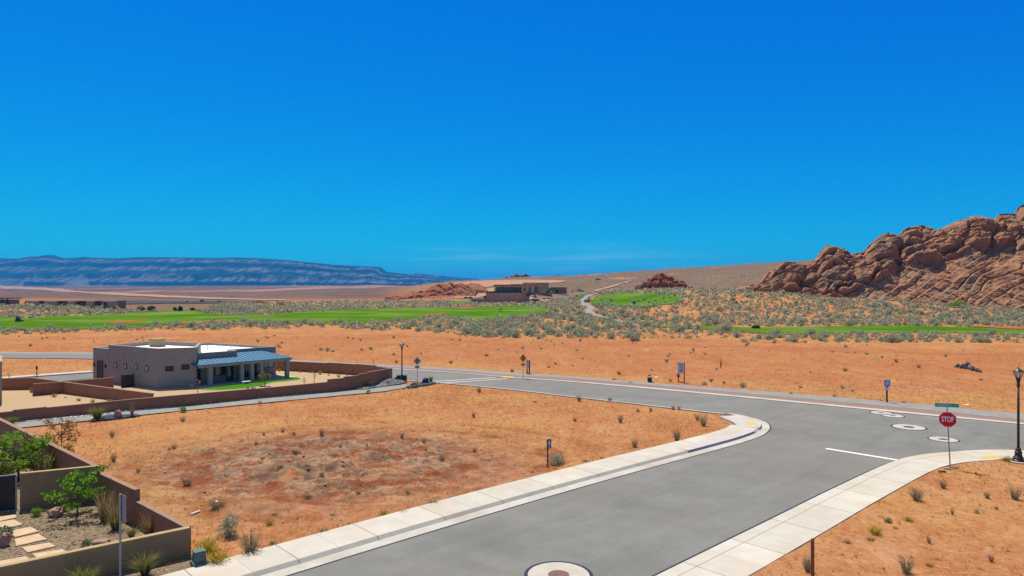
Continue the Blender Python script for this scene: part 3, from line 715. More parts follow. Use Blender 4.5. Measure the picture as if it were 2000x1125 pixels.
def rockface(pxs, db, dr, yr, dback, rows=170, back=40, amp=1.0, sink=1.5, seed=0, tilt=.62, cell=9.0, slab=False):
    n = len(pxs)
    xb = (pxs - 1000) * db / F; zb = hz(xb, db) - sink
    xr = (pxs - 1000) * dr / F; zr = CH - (yr - CY) * dr / F
    v = np.linspace(0, 1, rows)[:, None]
    X = xb + (xr - xb) * v; Y = db + (dr - db) * v ** .92; Z = zb + (zr - zb) * v
    x2 = (pxs - 1000) * dr / F; w = np.linspace(0, 1, back + 1)[1:, None]
    Yb = dr + dback * w; Xb = x2 * (1 + 0 * w); zbk = hz(xr, dr + dback) - sink
    Zb = zr + (zbk - zr) * w ** 1.4
    X = np.vstack([X, Xb]); Y = np.vstack([Y, Yb]); Z = np.vstack([Z, Zb])
    V_ = np.vstack([v + 0 * xb, 1 - w + 0 * xb])
    s = seed
    wx, wy, wz = [fbm(X / 9, Y / 9, Z / 9, o=3, s=s + q) * 3.2 for q in (1, 2, 3)]
    d1, d2, ci = worley((X + wx) / cell, (Y + wy) / cell, (Z * 1.25 + wz) / cell, s + 7)
    e1, e2, ei = worley((X + wx) / (cell * .38), (Y + wy) / (cell * .38), (Z * 1.7 + wz) / (cell * .38), s + 17)
    lev = np.interp(pxs, [1500, 1640, 1720, 1800, 1900, 2050], [.05, .16, .34, .50, .56, .60]) if slab else np.full(n, .36)
    up = sstep(lev - .05, lev + .05, V_ + .16 * fbm(X / 16, Z / 12, o=4, s=s + 4))
    lump = sstep(0, .40, d2 - d1) * 3.3 + (ci - .5) * 2.8
    lum2 = sstep(0, .4, e2 - e1) * .75 + (ei - .5) * 1.0
    qd = (Z + .35 * Y - tilt * X) / 3.4 + .95 * fbm(X / 14, Y / 14, Z / 14, o=4, s=s + 25)
    fr = qd - np.floor(qd)
    beds = np.where(fr < .82, fr * .75, .62 - (fr - .82) * 3.4) * (.35 + .65 * _h(np.floor(qd).astype(np.int64), 0 * X.astype(np.int64), 0 * X.astype(np.int64), s))
    qh = (Z - .12 * X) / 1.9 + .4 * fbm(X / 10, Y / 10, Z / 10, o=3, s=s + 35); fh = qh - np.floor(qh)
    bedh = np.where(fh < .8, fh * .55, .44 - (fh - .8) * 2.2)
    qc = (X * .9 + .55 * Z + .3 * Y) / 7 + .35 * fbm(X / 11, Y / 11, Z / 11, o=3, s=s + 65); cmask = sstep(-.25, .25, fbm(X / 15, Y / 15, Z / 9, o=3, s=s + 75)); crack = (1 - cmask) * np.exp(-((qc - np.round(qc)) / .05) ** 2) + cmask * np.exp(-((qd * .5 - np.round(qd * .5)) / .05) ** 2)
    fine = fbm(X / 2.2, Y / 2.2, Z / 1.3, o=6, s=s + 45, gain=.6) * 1.15
    big = fbm(X / 26, Y / 26, Z / 20, o=3, s=s + 55) * 5.5
    edge = sstep(0, .06, V_) * (1 - .55 * sstep(.86, 1, V_))
    D = amp * edge * (up * (1.25 * lump + lum2 + bedh + 1.2) + (1 - up) * (beds * 1.9 - 1.0 * crack + .14 * lum2 + .12 * lump) + fine * (.55 + .45 * up) + big * sstep(.02, .3, V_) * (1 - sstep(.7, .95, V_)))
    front = np.vstack([np.ones((rows, n)), 1 - 1.6 * w + 0 * xb])
    X = X - .12 * D; Y = Y - .80 * D * front; Z = Z + (.45 * D) * sstep(0, .1, V_)
    I = np.arange(X.size).reshape(X.shape)
    Fq = np.stack([I[:-1, :-1], I[:-1, 1:], I[1:, 1:], I[1:, :-1]], -1).reshape(-1, 4)
    return np.stack([X.ravel(), Y.ravel(), Z.ravel()], 1), Fq

pxs = np.linspace(1463, 2420, 1100)
db = np.interp(pxs, [1463, 1500, 1600, 1700, 1850, 2000, 2200, 2420], [333, 322, 305, 292, 276, 266, 250, 240])
sb = np.interp(pxs, [1463, 1510, 1600, 1750, 2000, 2420], [3, 14, 26, 38, 46, 46])
sil = np.array([(1463, 567), (1480, 557), (1500, 546), (1513, 525), (1530, 511.5), (1550, 511), (1562, 517), (1578, 512), (1597, 503), (1604, 491), (1614, 480.5), (1635, 478.5), (1650, 484), (1655, 498),
                (1671, 500), (1684, 496), (1700, 478), (1715, 461), (1733, 452), (1750, 456), (1758, 461), (1766, 448), (1790, 438), (1815, 441), (1828, 446), (1842, 442), (1870, 430), (1885, 422.5), (1915, 420),
                (1940, 425), (1950, 417), (1983, 415), (1990, 403), (2000, 398), (2050, 385), (2100, 410), (2200, 440), (2420, 520)], float)
yr = np.interp(pxs, sil[:, 0], sil[:, 1])
o = npmesh('rock_outcrop', *rockface(pxs, db, db + sb, yr + 5, 30, rows=230, seed=100, slab=True, cell=11), M['rock'])
tag(o, 'big layered brown red sandstone outcrop rising at the right edge', 'rock outcrop')
pxs = np.linspace(1244, 1354, 170)
yr = np.interp(pxs, [1244, 1252, 1265, 1275, 1290, 1300, 1304, 1312, 1320, 1325, 1337, 1340, 1354], [562, 556, 547, 539, 532, 535, 541, 539, 545, 549, 551, 557, 562])
o = npmesh('rock_outcrop', *rockface(pxs, np.full(170, 425.), np.full(170, 436.), yr + 2, 12, rows=60, back=20, amp=.55, seed=200, cell=6), M['rock_red'])
tag(o, 'small red rock crag alone on the brush slope behind the tee lawn', 'rock outcrop')
pxs = np.linspace(752, 930, 220)
yr = np.interp(pxs, [752, 770, 800, 805, 812, 830, 845, 860, 875, 880, 888, 900, 915, 930], [584, 580, 573, 570, 572, 569, 560, 555.5, 557, 552, 557, 554, 559, 572])
o = npmesh('rock_outcrop', *rockface(pxs, np.interp(pxs, [752, 930], [520, 600]), np.interp(pxs, [752, 930], [545, 640]), yr - .5, 40, rows=110, back=20, amp=.55, seed=300, cell=15), M['rock_red'])
tag(o, 'long low red rock dome just left of the clubhouse', 'rock outcrop')
pxs = np.linspace(896, 952, 80)
yr = np.interp(pxs, [896, 905, 920, 935, 945, 952], [566, 556, 551, 553, 558, 566])
o = npmesh('rock_outcrop', *rockface(pxs, np.full(80, 680.), np.full(80, 705.), yr + 1.5, 30, rows=50, back=15, amp=.4, seed=350, cell=16), M['rock_red'])
tag(o, 'rounded red rock dome peeking up behind the long low one', 'rock outcrop')
for a, b, ys, ss, lab in ((978, 1056, [548, 544, 541.5, 540, 536.5, 538, 540.5, 538, 540, 541, 545, 548], 400, 'jagged purple red rocks on the skyline above the clubhouse'),
                          (1068, 1108, [546, 543, 540, 541, 540, 541, 543, 546], 450, 'short jagged rock ridge on the skyline right of the clubhouse rocks')):
    pxs = np.linspace(a, b, 120); yr = np.interp(pxs, np.linspace(a, b, len(ys)), ys)
    o = npmesh('rock_outcrop', *rockface(pxs, np.full(120, 1420.), np.full(120, 1450.), yr + 1, 40, rows=40, back=15, amp=1.4, sink=4, seed=ss, cell=12), M['rock_red'])
    tag(o, lab, 'rock outcrop')
for a, b, yb, top, d, lab in ((534, 562, 599, 592.3, 330, 'dark red earth mound on the far side of the fairway'), (752, 780, 586, 580, 470, 'small red rock ledge beyond the fairway, left of the red dome'),
                              (1108, 1124, 546, 541, 1300, 'tiny dark rock knob on the far brush slope')):
    pxs = np.linspace(a, b, 60); t = np.linspace(-1, 1, 60); yr = yb - (yb - top) * np.sqrt(np.maximum(1 - t ** 2, 0))
    o = npmesh('rock_mound', *rockface(pxs, np.full(60, float(d)), np.full(60, d * 1.015), yr + .8, d * .015, rows=30, back=12, amp=.25, sink=.8, seed=int(a), cell=5), M['rock_red'])
    tag(o, lab, 'rock mound')

# distant mesa
def mesa():
    n, rows = 1500, 110
    px = np.linspace(-900, 990, n)
    Y0 = np.interp(px, [-900, 600, 760, 990], [7200, 7200, 7400, 9000])
    ysil = -1.6 * sstep(780, 860, px) + np.interp(px, [-900, -400, -100, 0, 40, 60, 78, 88, 105, 113, 127, 150, 165, 175, 230, 275, 290, 360, 440, 450, 500, 560, 600, 650, 700, 742, 748, 755, 775, 800, 812, 850, 880, 905, 925, 948, 990],
                     [510, 499, 506, 504.5, 505.5, 501, 500.5, 498, 498, 501, 504.5, 503, 501.5, 503, 504.5, 502, 502, 503, 504, 502.5, 504, 508, 512, 517, 519.5, 521.5, 525, 531, 533.5, 536, 534.5, 539.5, 542, 544.5, 545, 549, 562])
    t = np.linspace(0, 1, rows)[:, None]
    # setback profile: talus, cliff band, bench, cliff, cap slope
    dt = np.interp(t, [0, .22, .34, .42, .60, .70, .76, .90, 1.0], [0, 330, 380, 640, 900, 930, 1250, 1400, 1900])
    dl = Y0 + dt
    z0 = np.full(n, 34.0); ztop = CH - (ysil - CY) * (Y0 + 1900) / F
    Z = z0 + (np.maximum(ztop, z0 + 6) - z0) * t
    X = (px - 1000) * dl / F
    gul = 1 - np.abs(fbm(X / 330, t * 1.2 + 0 * X, o=4, s=601)) * 2.2
    sp_ = 1 - np.abs(fbm(X / 900, 0 * X, o=3, s=603)) * 2
    D = (gul * 130 + sp_ * 260) * sstep(0, .12, t) * (1 - sstep(.75, 1, t))
    Y = dl - D; X = X - .15 * D
    Z = Z + fbm(X / 160, Y / 160, o=4, s=605) * 9 * sstep(.02, .1, t) * (1 - sstep(.85, 1.0, t))
    # skirt down the back
    X = np.vstack([X, X[-1:] * 1.15]); Y = np.vstack([Y, Y[-1:] * 1.15]); Z = np.vstack([Z, 0 * Z[-1:]])
    tt = np.vstack([t + 0 * px, np.ones((1, n))])
    band = tt + .07 * fbm(X / 420, Z / 90, o=4, s=611) + .13 * fbm(X / 50 + 2 * fbm(X / 150, tt * 2, o=2, s=633), tt * 2.5, o=5, s=612, gain=.62)
    dark = np.maximum(np.maximum(sstep(.27, .31, band) * (1 - sstep(.42, .47, band)), sstep(.54, .58, band) * (1 - sstep(.72, .77, band))), .9 * sstep(.80, .88, band))
    veins = sstep(.05, .35, fbm(X / 75 + 1.5 * fbm(X / 200, tt * 2, o=2, s=631), tt * 2.2, o=4, s=621))
    v2 = sstep(.0, .28, fbm(X / 26 + .8 * fbm(X / 90, tt, o=2, s=641), tt * 1.3, o=4, s=643, gain=.6)); dark = np.maximum(dark, .75 * v2 * sstep(.0, .1, band) * (1 - sstep(.75, .85, band)))
    dark = np.clip(dark + .55 * veins * (1 - dark) + .12, 0, 1)
    I = np.arange(X.size).reshape(X.shape)
    Fq = np.stack([I[:-1, :-1], I[:-1, 1:], I[1:, 1:], I[1:, :-1]], -1).reshape(-1, 4)
    at4 = np.stack([dark.ravel(), band.ravel(), 0 * dark.ravel(), np.ones(dark.size)], 1)
    m = bpy.data.materials.new('mesa_rock'); m.use_nodes = True; N = m.node_tree.nodes; L = m.node_tree.links; b = N['Principled BSDF']; b.inputs['Roughness'].default_value = 1
    b.inputs['Specular IOR Level'].default_value = 0
    a = N.new('ShaderNodeAttribute'); a.attribute_name = 'zones'; s_ = N.new('ShaderNodeSeparateColor'); L.new(a.outputs['Color'], s_.inputs[0])
    n1 = N.new('ShaderNodeTexNoise'); n1.inputs['Scale'].default_value = .006; n1.inputs['Detail'].default_value = 8; L.new(N.new('ShaderNodeTexCoord').outputs['Object'], n1.inputs['Vector'])
    c0 = N.new('ShaderNodeMix'); c0.data_type = 'RGBA'; L.new(n1.outputs[0], c0.inputs[0]); c0.inputs[6].default_value = (.11, .09, .085, 1); c0.inputs[7].default_value = (.20, .165, .15, 1)
    c1 = N.new('ShaderNodeMix'); c1.data_type = 'RGBA'; L.new(s_.outputs[0], c1.inputs[0]); L.new(c0.outputs[2], c1.inputs[6]); c1.inputs[7].default_value = (.012, .022, .018, 1)
    L.new(c1.outputs[2], b.inputs['Base Color'])
    return struct(npmesh('mesa', np.stack([X.ravel(), Y.ravel(), Z.ravel()], 1), Fq, m, smooth=True, attr=at4))
mesa()

# ------------------------------------------------------------------ walls
def ribbon(pts, th):
    p = np.array(pts, float); n = len(p); o1, o2 = [], []
    for i in range(n):
        ns = []
        if i > 0: d = p[i] - p[i - 1]; ns.append(np.array((-d[1], d[0])) / np.linalg.norm(d))
        if i < n - 1: d = p[i + 1] - p[i]; ns.append(np.array((-d[1], d[0])) / np.linalg.norm(d))
        m = sum(ns); m /= np.linalg.norm(m); k = th / 2 / max(.3, m.dot(ns[0]))
        o1.append(p[i] + m * k); o2.append(p[i] - m * k)
    return o1, o2
def wall(name, label, pts, tops, m, cap, th=.2, group=None):
    """pts: corner points; tops: one height per stretch"""
    c = np.mean(np.array(pts), axis=0)
    t = thing(name, label, 'wall', (c[0], c[1], 0), 0, group, world=True)
    a, b = ribbon(pts, th); ca, cb = ribbon(pts, th + .012)
    body, cop = MB(), MB()
    for i in range(len(pts) - 1):
        h = tops[i] if hasattr(tops[i], '__len__') else (tops[i], tops[i])
        zt = [h[0], h[1], h[1], h[0]]
        body.prism([a[i], a[i + 1], b[i + 1], b[i]], -.3, zt)
        cop.prism([ca[i], ca[i + 1], cb[i + 1], cb[i]], [q + .002 for q in zt], [q + .05 for q in zt])
    body.build('wall_body', m, t); cop.build('coping', cap, t)
    return t
fcor = P(370, 1088.5)
wall('garden_wall', 'low tan stucco wall along the front of the gravel yard at bottom left', [(-24.5, 11.6), fcor], [.97], M['tan_wall'], M['tan_cap'])
wdir = np.array((-.753, .658)); f0 = np.array(fcor) + wdir * .11
sw = [tuple(f0 + wdir * L) for L in (0, 4.35, 8.6)]
wall('garden_wall', 'stepped brown side wall running back from the yard corner beside the dirt lot', [sw[0], sw[1], sw[2]], [.95, (1.36, 1.30)], M['brown_wall'], M['brown_cap'])
cw_r = np.array(sw[2]) + wdir * .12
cw_l = np.array(P(40, 999)); udir = (cw_r - cw_l) / np.linalg.norm(cw_r - cw_l)
wall('garden_wall', 'tall tan cross wall inside the yard beside the black gate', [tuple(cw_l), tuple(cw_r + udir * .1)], [1.50], M['tan_wall'], M['tan_cap'])
bw0 = cw_r + wdir * .12
wall('garden_wall', 'brown back wall of the left yard behind the green bushes and dried tree', [tuple(bw0), tuple(bw0 + wdir * 7.5), tuple(bw0 + wdir * 17)], [1.5, 1.5], M['brown_wall'], M['brown_cap'])
gt = thing('yard_gate', 'black metal yard gate with a pale post next to the tan cross wall', 'gate', (float(cw_l[0]), float(cw_l[1]), 0), math.atan2(udir[1], udir[0]))
g1 = MB().box((-.95, 0, .80), (1.62, .03, 1.38)); g1.build('gate_panel', M['black'], gt)
g2 = MB()
for q in (-.14, -1.76): g2.box((q, 0, .72), (.05, .06, 1.5))
g2.box((-.95, 0, .09), (1.57, .05, .05)); g2.box((-.95, 0, 1.50), (1.57, .05, .04)); g2.build('gate_frame', M['steel'], gt)
MB().tube([(-.22, -.08, .82), (-.22, -.08, .95)], .015).build('handle', M['dark'], gt)
# walls of the mid compound
long_pts = [P(-140, 846), P(25, 827), P(91, 820), P(250, 804.5), P(360, 795.5), P(500, 780.5), P(640, 768)]
wall('compound_wall', 'long low brown wall along the paved trail in front of the grey house', long_pts, [.78, .85, (.80, .86), (.86, .92), (.92, .86), (.84, .92)], M['brown_wall'], M['brown_cap'])
e_pts = [tuple(np.array(P(640, 768)) + (np.array(P(672, 764.5)) - np.array(P(640, 768))) * .004), P(672, 764.5), P(700, 761), P(716, 759), P(732, 756), P(764, 742), P(733, 737.5), P(697, 734), P(640, 730), P(541, 724.5), P(440, 716)]
wall('compound_wall', 'stepped brown wall that turns the corner beside the rock bed and street lamp', e_pts, [1.14, 1.24, 1.34, 1.42, (1.42, 1.10), 1.10, 1.18, 1.14, 1.08, 1.05], M['brown_wall'], M['brown_cap'])
ml = [P(5, 767), P(66, 762.5)]
md_ = np.array(P(225, 784)) - np.array(P(66, 762.5)); md_ /= np.linalg.norm(md_)
ml = [tuple(np.array(P(66, 762.5)) - np.array((13.0, 1.6)))] + [P(66, 762.5), tuple(np.array(P(66, 762.5)) + md_ * 16.8)]
wall('compound_wall', 'lit brown wall dividing the tan gravel yard from the grey house', ml, [1.06, (1.06, .95)], M['brown_wall'], M['brown_cap'])
wall('compound_wall', 'short brown wall stub running to the dark gate at the grey house', [(-39.6, 56.4), (-37.4, 58.3), (-35.4, 60.6)], [1.03, 1.03], M['brown_wall'], M['brown_cap'])

# yard surfaces
yardp = [(-24.6, 11.8), tuple(np.array(fcor) + np.array((-.05, .05))), sw[2], tuple(bw0), tuple(bw0 + wdir * 17), (-45, 30)]
struct(sheet('yard_gravel', yardp, .075, M['yardgravel']))
struct(sheet('verge_gravel', [(-24.4, 11.2), tuple(np.array(fcor) + np.array((.0, -.1))), P(384, 1088), P(383, 1102), P(377, 1114), tuple(offset(left_edge, 2.3)[int(np.argmin(np.hypot(*(offset(left_edge, 2.3) - np.array(P(377, 1116, .15))).T)))]), tuple(offset(left_edge, 2.3)[int(np.argmin(np.hypot(*(offset(left_edge, 2.3) - np.array((-22, 7.6))).T)))])], .085, M['yardgravel']))
midyard = [ml[0], ml[1], ml[2], P(250, 804.5), P(25, 827), P(-140, 846)]
struct(sheet('mid_yard_gravel', midyard, .09, M['tangravel']))
houseyard = [ml[2], P(360, 795.5), P(500, 780.5), P(640, 768), P(716, 759), P(764, 742), P(697, 734), P(541, 724.5), (-30, 76), (-41, 67), (-35.5, 60.5), ml[1]]
struct(sheet('house_yard_gravel', houseyard, .082, M['tangravel']))
lawn = chain([P(*q) for q in [(392, 763), (432, 763.5), (476, 760.3), (495, 757.8), (516, 754), (535, 748.5), (560, 746), (582, 743.6), (588, 741.5), (580, 739.3), (565, 738.7), (526, 743), (495, 748), (470, 752), (430, 757), (405, 760.5), (392, 763)]], .4)[:-1]
struct(sheet('lawn', lawn, .12, M['lawn']))
n_ = frame(lawn)
struct(sheet('lawn_edging', lawn - n_ * (.16 if sdf(lawn, (lawn - n_ * .16)[:1, 0], (lawn - n_ * .16)[:1, 1])[0] > 0 else -.16), .105, M['gutter']))
for i, q in enumerate([[(0, 655), (120, 640), (135, 660), (0, 690), (-60, 690)], [(-20, 700), (110, 678), (180, 715), (50, 745), (0, 735)], [(60, 770), (240, 735), (305, 770), (120, 815)],
                       [(115, 830), (300, 790), (370, 830), (125, 885)], [(170, 895), (385, 858), (440, 885), (215, 935)], [(250, 945), (490, 910), (525, 935), (300, 990)], [(-60, 1012), (200, 965), (250, 995), (-60, 1048)]]):
    w = [P(a / 4, 845 + b / 4, .11) for a, b in q]
    o = MB().prism(w, .06, .115).build('stepping_stone', M['stonepad'], bevel=.012)
    tag(o, ['pale stepping stone right in front of the black gate', 'pale squarish stepping stone second from the black gate', 'pale stepping stone third from the gate, left end by the grass tuft',
            'largest pale stepping stone, fourth from the gate', 'pale stepping stone fifth from the gate', 'pale stepping stone touching the front wall, sixth from the gate', 'pale stepping stone closest to the bottom left corner'][i], 'stepping stone', 'stepping stones in the gravel yard')

# ------------------------------------------------------------------ house
def inset(poly, d):
    p = np.array(poly, float); n = len(p); a = sum(p[i, 0] * p[(i + 1) % n, 1] - p[(i + 1) % n, 0] * p[i, 1] for i in range(n)); sg = 1 if a > 0 else -1
    o = []
    for i in range(n):
        e0 = p[i] - p[i - 1]; e1 = p[(i + 1) % n] - p[i]
        n0 = np.array((-e0[1], e0[0])) / np.linalg.norm(e0) * sg; n1 = np.array((-e1[1], e1[0])) / np.linalg.norm(e1) * sg
        m = n0 + n1; m /= np.linalg.norm(m); o.append(p[i] + m * d / max(.35, m.dot(n0)))
    return [tuple(q) for q in o]
def parapet(parent, name, poly, z0, zt, zr, wm, rm, capm):
    n = len(poly); i1 = inset(poly, .22)
    b = MB()
    V = [(p[0], p[1], z0) for p in poly] + [(p[0], p[1], zt) for p in poly] + [(p[0], p[1], zt) for p in i1] + [(p[0], p[1], zr) for p in i1]
    fs = []
    for i in range(n):
        j = (i + 1) % n
        fs += [(i, j, n + j, n + i), (2 * n + i, 2 * n + j, 3 * n + j, 3 * n + i)]
    b.add(V, fs); w = b.build(name, wm, parent)
    c = MB(); o1 = inset(poly, -.02)
    for i in range(n):
        j = (i + 1) % n
        c.prism([o1[i], o1[j], i1[j], i1[i]], zt + .002, zt + .035)
    c.build('parapet_cap', capm, parent)
    r = MB(); r.add([(p[0], p[1], zr + .01) for p in i1], [tuple(range(n))]); r.build('roof', rm, parent)
    return w
def on_wall(parent, name, a, b, s0, s1, z0, z1, gmat, fmat, depth=.05, mull=0, proud=.03):
    """a window between s0 and s1 metres along the wall line a-b (seen from its right-hand side)"""
    a = np.array(a); b = np.array(b); t = (b - a) / np.linalg.norm(b - a); nrm = np.array((t[1], -t[0]))
    ang = math.atan2(t[1], t[0]); c = a + t * (s0 + s1) / 2 + nrm * proud; w = s1 - s0; h = z1 - z0; f = .06
    fr = MB()
    for q in (-1, 1):
        cc = c + t * q * (w / 2 - f / 2); fr.box((cc[0], cc[1], (z0 + z1) / 2), (f, .07, h), ang)
        fr.box((c[0], c[1], (z0 + z1) / 2 + q * (h / 2 - f / 2)), (w - 2 * f, .066, f), ang)
    for k in range(mull):
        cc = c + t * (-w / 2 + w * (k + 1) / (mull + 1)); fr.box((cc[0], cc[1], (z0 + z1) / 2), (f * .8, .06, h - 2 * f), ang)
    o = fr.build(name, fmat, parent)
    p = MB().box((c[0] - nrm[0] * .004, c[1] - nrm[1] * .004, (z0 + z1) / 2), (w - 2 * f, .03, h - 2 * f), ang); p.build('pane', gmat, o)
    return o
def along(a, b, px):                       # metres along a-b at which photo column px is met
    k = (px - 1000) / F; a = np.array(a); d = np.array(b) - a; L = np.linalg.norm(d); d = d / L
    return (k * a[1] - a[0]) / (d[0] - k * d[1])
H = thing('house', 'grey flat roofed desert house with blue metal porch roof', 'house', (-32, 65, 0), world=True)
P1, P2, P3, P4, P5 = (-38.0, 64.3), (-31.4, 60.3), (-28.4, 61.4), (-30.3, 66.5), (-36.3, 69.2)
E0 = np.array((-28.2, 60.7)); ev = np.array((.66, .7513)); en = np.array((-.7513, .66))
def PE(t, o): return tuple(E0 + ev * t + en * o)
parapet(H, 'main_wall', [P1, P2, P3, P4, P5], 0, 3.62, 3.28, M['house'], M['roof_white'], M['roof_cap'])
Gp = [(-40.8, 66.5), (-37.7, 64.5), (-36.6, 66.8), (-39.3, 70.5)]
parapet(H, 'garage_wall', Gp, 0, 3.18, 2.95, M['house'], M['roof_white'], M['roof_cap'])
L0, L1, L2, L3 = PE(0.2, 2.0), PE(4.92, 2.0), PE(4.95, 3.4), PE(9.77, 3.4)
parapet(H, 'rear_wall', [L0, L1, L2, L3, (-33, 75), (-39.5, 71.6), (-37.2, 68.0), (-31.2, 66.0)], 0, 2.95, 2.74, M['house'], M['roof_white'], M['roof_cap'])
ch = MB().box((-34.6, 66.6, 3.62), (1.35, .8, .75), -.5); cho = ch.build('chimney', M['building'], H)
MB().box((-34.6, 66.6, 4.035), (1.5, .95, .07), -.5).build('chimney_cap', M['tan_cap'], cho)
for px, py, d in ((405, 674.5, 69.5), (426, 675, 70), (451, 676, 70)):
    q = Pd(px, py, d); v = MB().tube([(q.x, q.y, 2.74), (q.x, q.y, q.z + .02)], .05, 10); v.build('roof_vent', M['white'], H)
# windows of the garage side
nA = (np.array(P2) - np.array(P1)); LA = np.linalg.norm(nA)
for i, px in enumerate((226.2, 245.2, 266.3, 287.3)):
    s = along(P1, P2, px); on_wall(H, 'window', P1, P2, s - .22, s + .22, 1.55, 2.05, M['pale_pane'] if i < 4 else M['glass'], M['wood'])
for px, w, y in ((331, .66, 1.62), (362, .60, 1.72)):
    s = along(P2, P3, px); on_wall(H, 'window', P2, P3, s - w / 2, s + w / 2, y, y + .42, M['glass'], M['dark'])
s = along(Gp[0], Gp[1], 197); o = on_wall(H, 'garage_door', Gp[0], Gp[1], s - .62, s + .42, .05, 2.0, M['black'], M['dark'], mull=1)
for px in (184.6, 207): 
    s = along(Gp[0], Gp[1], px); a = np.array(Gp[0]); t = (np.array(Gp[1]) - a); t /= np.linalg.norm(t); c = a + t * s + np.array((t[1], -t[0])) * .07
    MB().box((c[0], c[1], 1.5), (.12, .12, .26), .5).box((c[0], c[1], 1.66), (.16, .16, .05), .5).build('wall_lamp', M['black'], H)
# porch
pr = MB(); th_ = .05
K = PE(8.1, 3.38)
def p3(q, z): return (q[0], q[1], z)
top = [p3(PE(-.02, 0), 2.10), p3(PE(9.75, 0), 2.10), p3(K, 2.70), p3(PE(4.98, 3.38), 2.70), p3(PE(4.98, 1.98), 2.45), p3(PE(.0, 1.98), 2.45)]
b6 = [(x, y, z - th_) for x, y, z in top]
pr.add(top + b6, [(0, 1, 2, 3, 4), (0, 4, 5), (11, 10, 6), (10, 9, 8, 7, 6)] + [(i, i + 6, (i + 1) % 6 + 6, (i + 1) % 6) for i in range(6)])
hp = [p3(PE(9.752, 0), 2.10), p3(PE(9.752, 3.38), 2.12), p3(PE(8.11, 3.38), 2.70)]
pr.add(hp + [(x, y, z - th_) for x, y, z in hp], [(0, 1, 2), (5, 4, 3), (0, 3, 4, 1), (1, 4, 5, 2), (2, 5, 3, 0)])
porch = pr.build('porch_roof', M['blueroof'], H)
rb = MB()
for k in range(25):
    t = .08 + k * .4
    if t > 9.7: break
    off = 1.96 if t < 4.9 else (3.36 if t < 8.1 else 3.36 * (9.75 - t) / 1.65)
    z1 = 2.10 + .5 * off / 1.98 * .70 if off < 2 else 2.10 + .6 * off / 3.38
    if off < .3: continue
    a = Vector((*PE(t, .02), 2.118)); c = Vector((*PE(t, off), (2.10 + .35 * off / 1.98 if t < 4.9 else 2.10 + .6 * off / 3.38) + .018))
    rb.tube([a, c], .028, 4)
rb.build('standing_seams', M['blueroof'], porch)
bm_ = MB()
A_, B_ = np.array(PE(.35, .12)), np.array(PE(9.55, .12)); ang = math.atan2(ev[1], ev[0]); c = (A_ + B_) / 2
bm_.box((c[0], c[1], 1.93), (9.2, .2, .24), ang)
c = np.array(PE(9.55, 1.75)); bm_.box((c[0], c[1], 1.93), (.2, 3.0, .24), ang); bm_.build('porch_beam', M['house'], H)
for px in (410.3, 472, 491.5, 509.8, 560.5):
    s = along(PE(0, .12), PE(9, .12), px); c = PE(min(s, 9.5), .13)
    MB().box((c[0], c[1], .905), (.34, .34, 1.80), ang).build('column', M['house'], H)
MB().prism([PE(.3, -.25), PE(9.9, -.25), PE(9.9, 3.3), PE(5.0, 3.3), PE(5.0, 1.9), PE(.3, 1.9)], .05, .14).build('porch_floor', M['gutter'], H)
q0, q1 = PE(0.2, 2.0), PE(4.92, 2.0); r0, r1 = PE(4.95, 3.4), PE(9.77, 3.4)
def winp(name, a, b, pa, pb, z0, z1, g_, mull=0):
    s0, s1 = along(a, b, pa), along(a, b, pb); return on_wall(H, name, a, b, s0, s1, z0, z1, g_, M['dark'], mull=mull)
winp('window', q0, q1, 419, 440, .75, 1.8, M['glass'], 1)
winp('glass_door', q0, q1, 443, 455, .15, 1.85, M['glass'])
winp('glass_door', r0, r1, 478, 489, .15, 1.9, M['glass'], 1)
winp('glass_door', r0, r1, 495, 507, .15, 1.9, M['glass'], 1)
winp('window', r0, r1, 513.5, 534.5, .9, 2.05, M['pale_pane'], 1)
winp('door', q0, q1, 384, 391, .15, 1.85, M['dark'])
c = PE(1.6, -.6)
gs = thing('side_gate', 'dark side gate between the short wall and the grey house', 'gate', (-34.9, 61.1, 0), .72, world=False)
MB().box((.45, 0, .62), (.95, .04, 1.15)).build('gate_panel', M['black'], gs); 
for q in (-.05, .95): MB().box((q, 0, .62), (.05, .06, 1.25)).build('gate_post', M['dark'], gs)
ac = thing('utility_box', 'small grey utility box at the foot of the grey house corner', 'utility box', (*P(374, 760.5), .08), .9)
MB().box((0, 0, .2), (.4, .3, .4)).build('housing', M['house'], ac, bevel=.02); MB().box((0, 0, .415), (.44, .34, .03)).build('lid', M['steel'], ac)
bc = thing('bench', 'pale low bench on the lawn edge by the porch columns', 'bench', (*P(481, 752), .12), ang)
MB().box((0, 0, .21), (.75, .3, .06)).build('seat', M['white'], bc, bevel=.01)
for q in (-.28, .28): MB().box((q, 0, .09), (.08, .26, .18)).build('leg', M['white'], bc)
# neighbour house at the left frame edge
NH = thing('house', 'grey stucco house cut off by the left picture edge', 'house', (-41, 54, 0), world=True)
np_ = [(-39.0, 52.2), (-42.6, 57.0), (-54, 55), (-52, 47.5)]
parapet(NH, 'wall', np_, 0, 3.35, 3.1, M['house'], M['roof_white'], M['roof_cap'])
on_wall(NH, 'window', np_[3], np_[0], 8.2, 9.4, .9, 1.9, M['glass'], M['dark'])
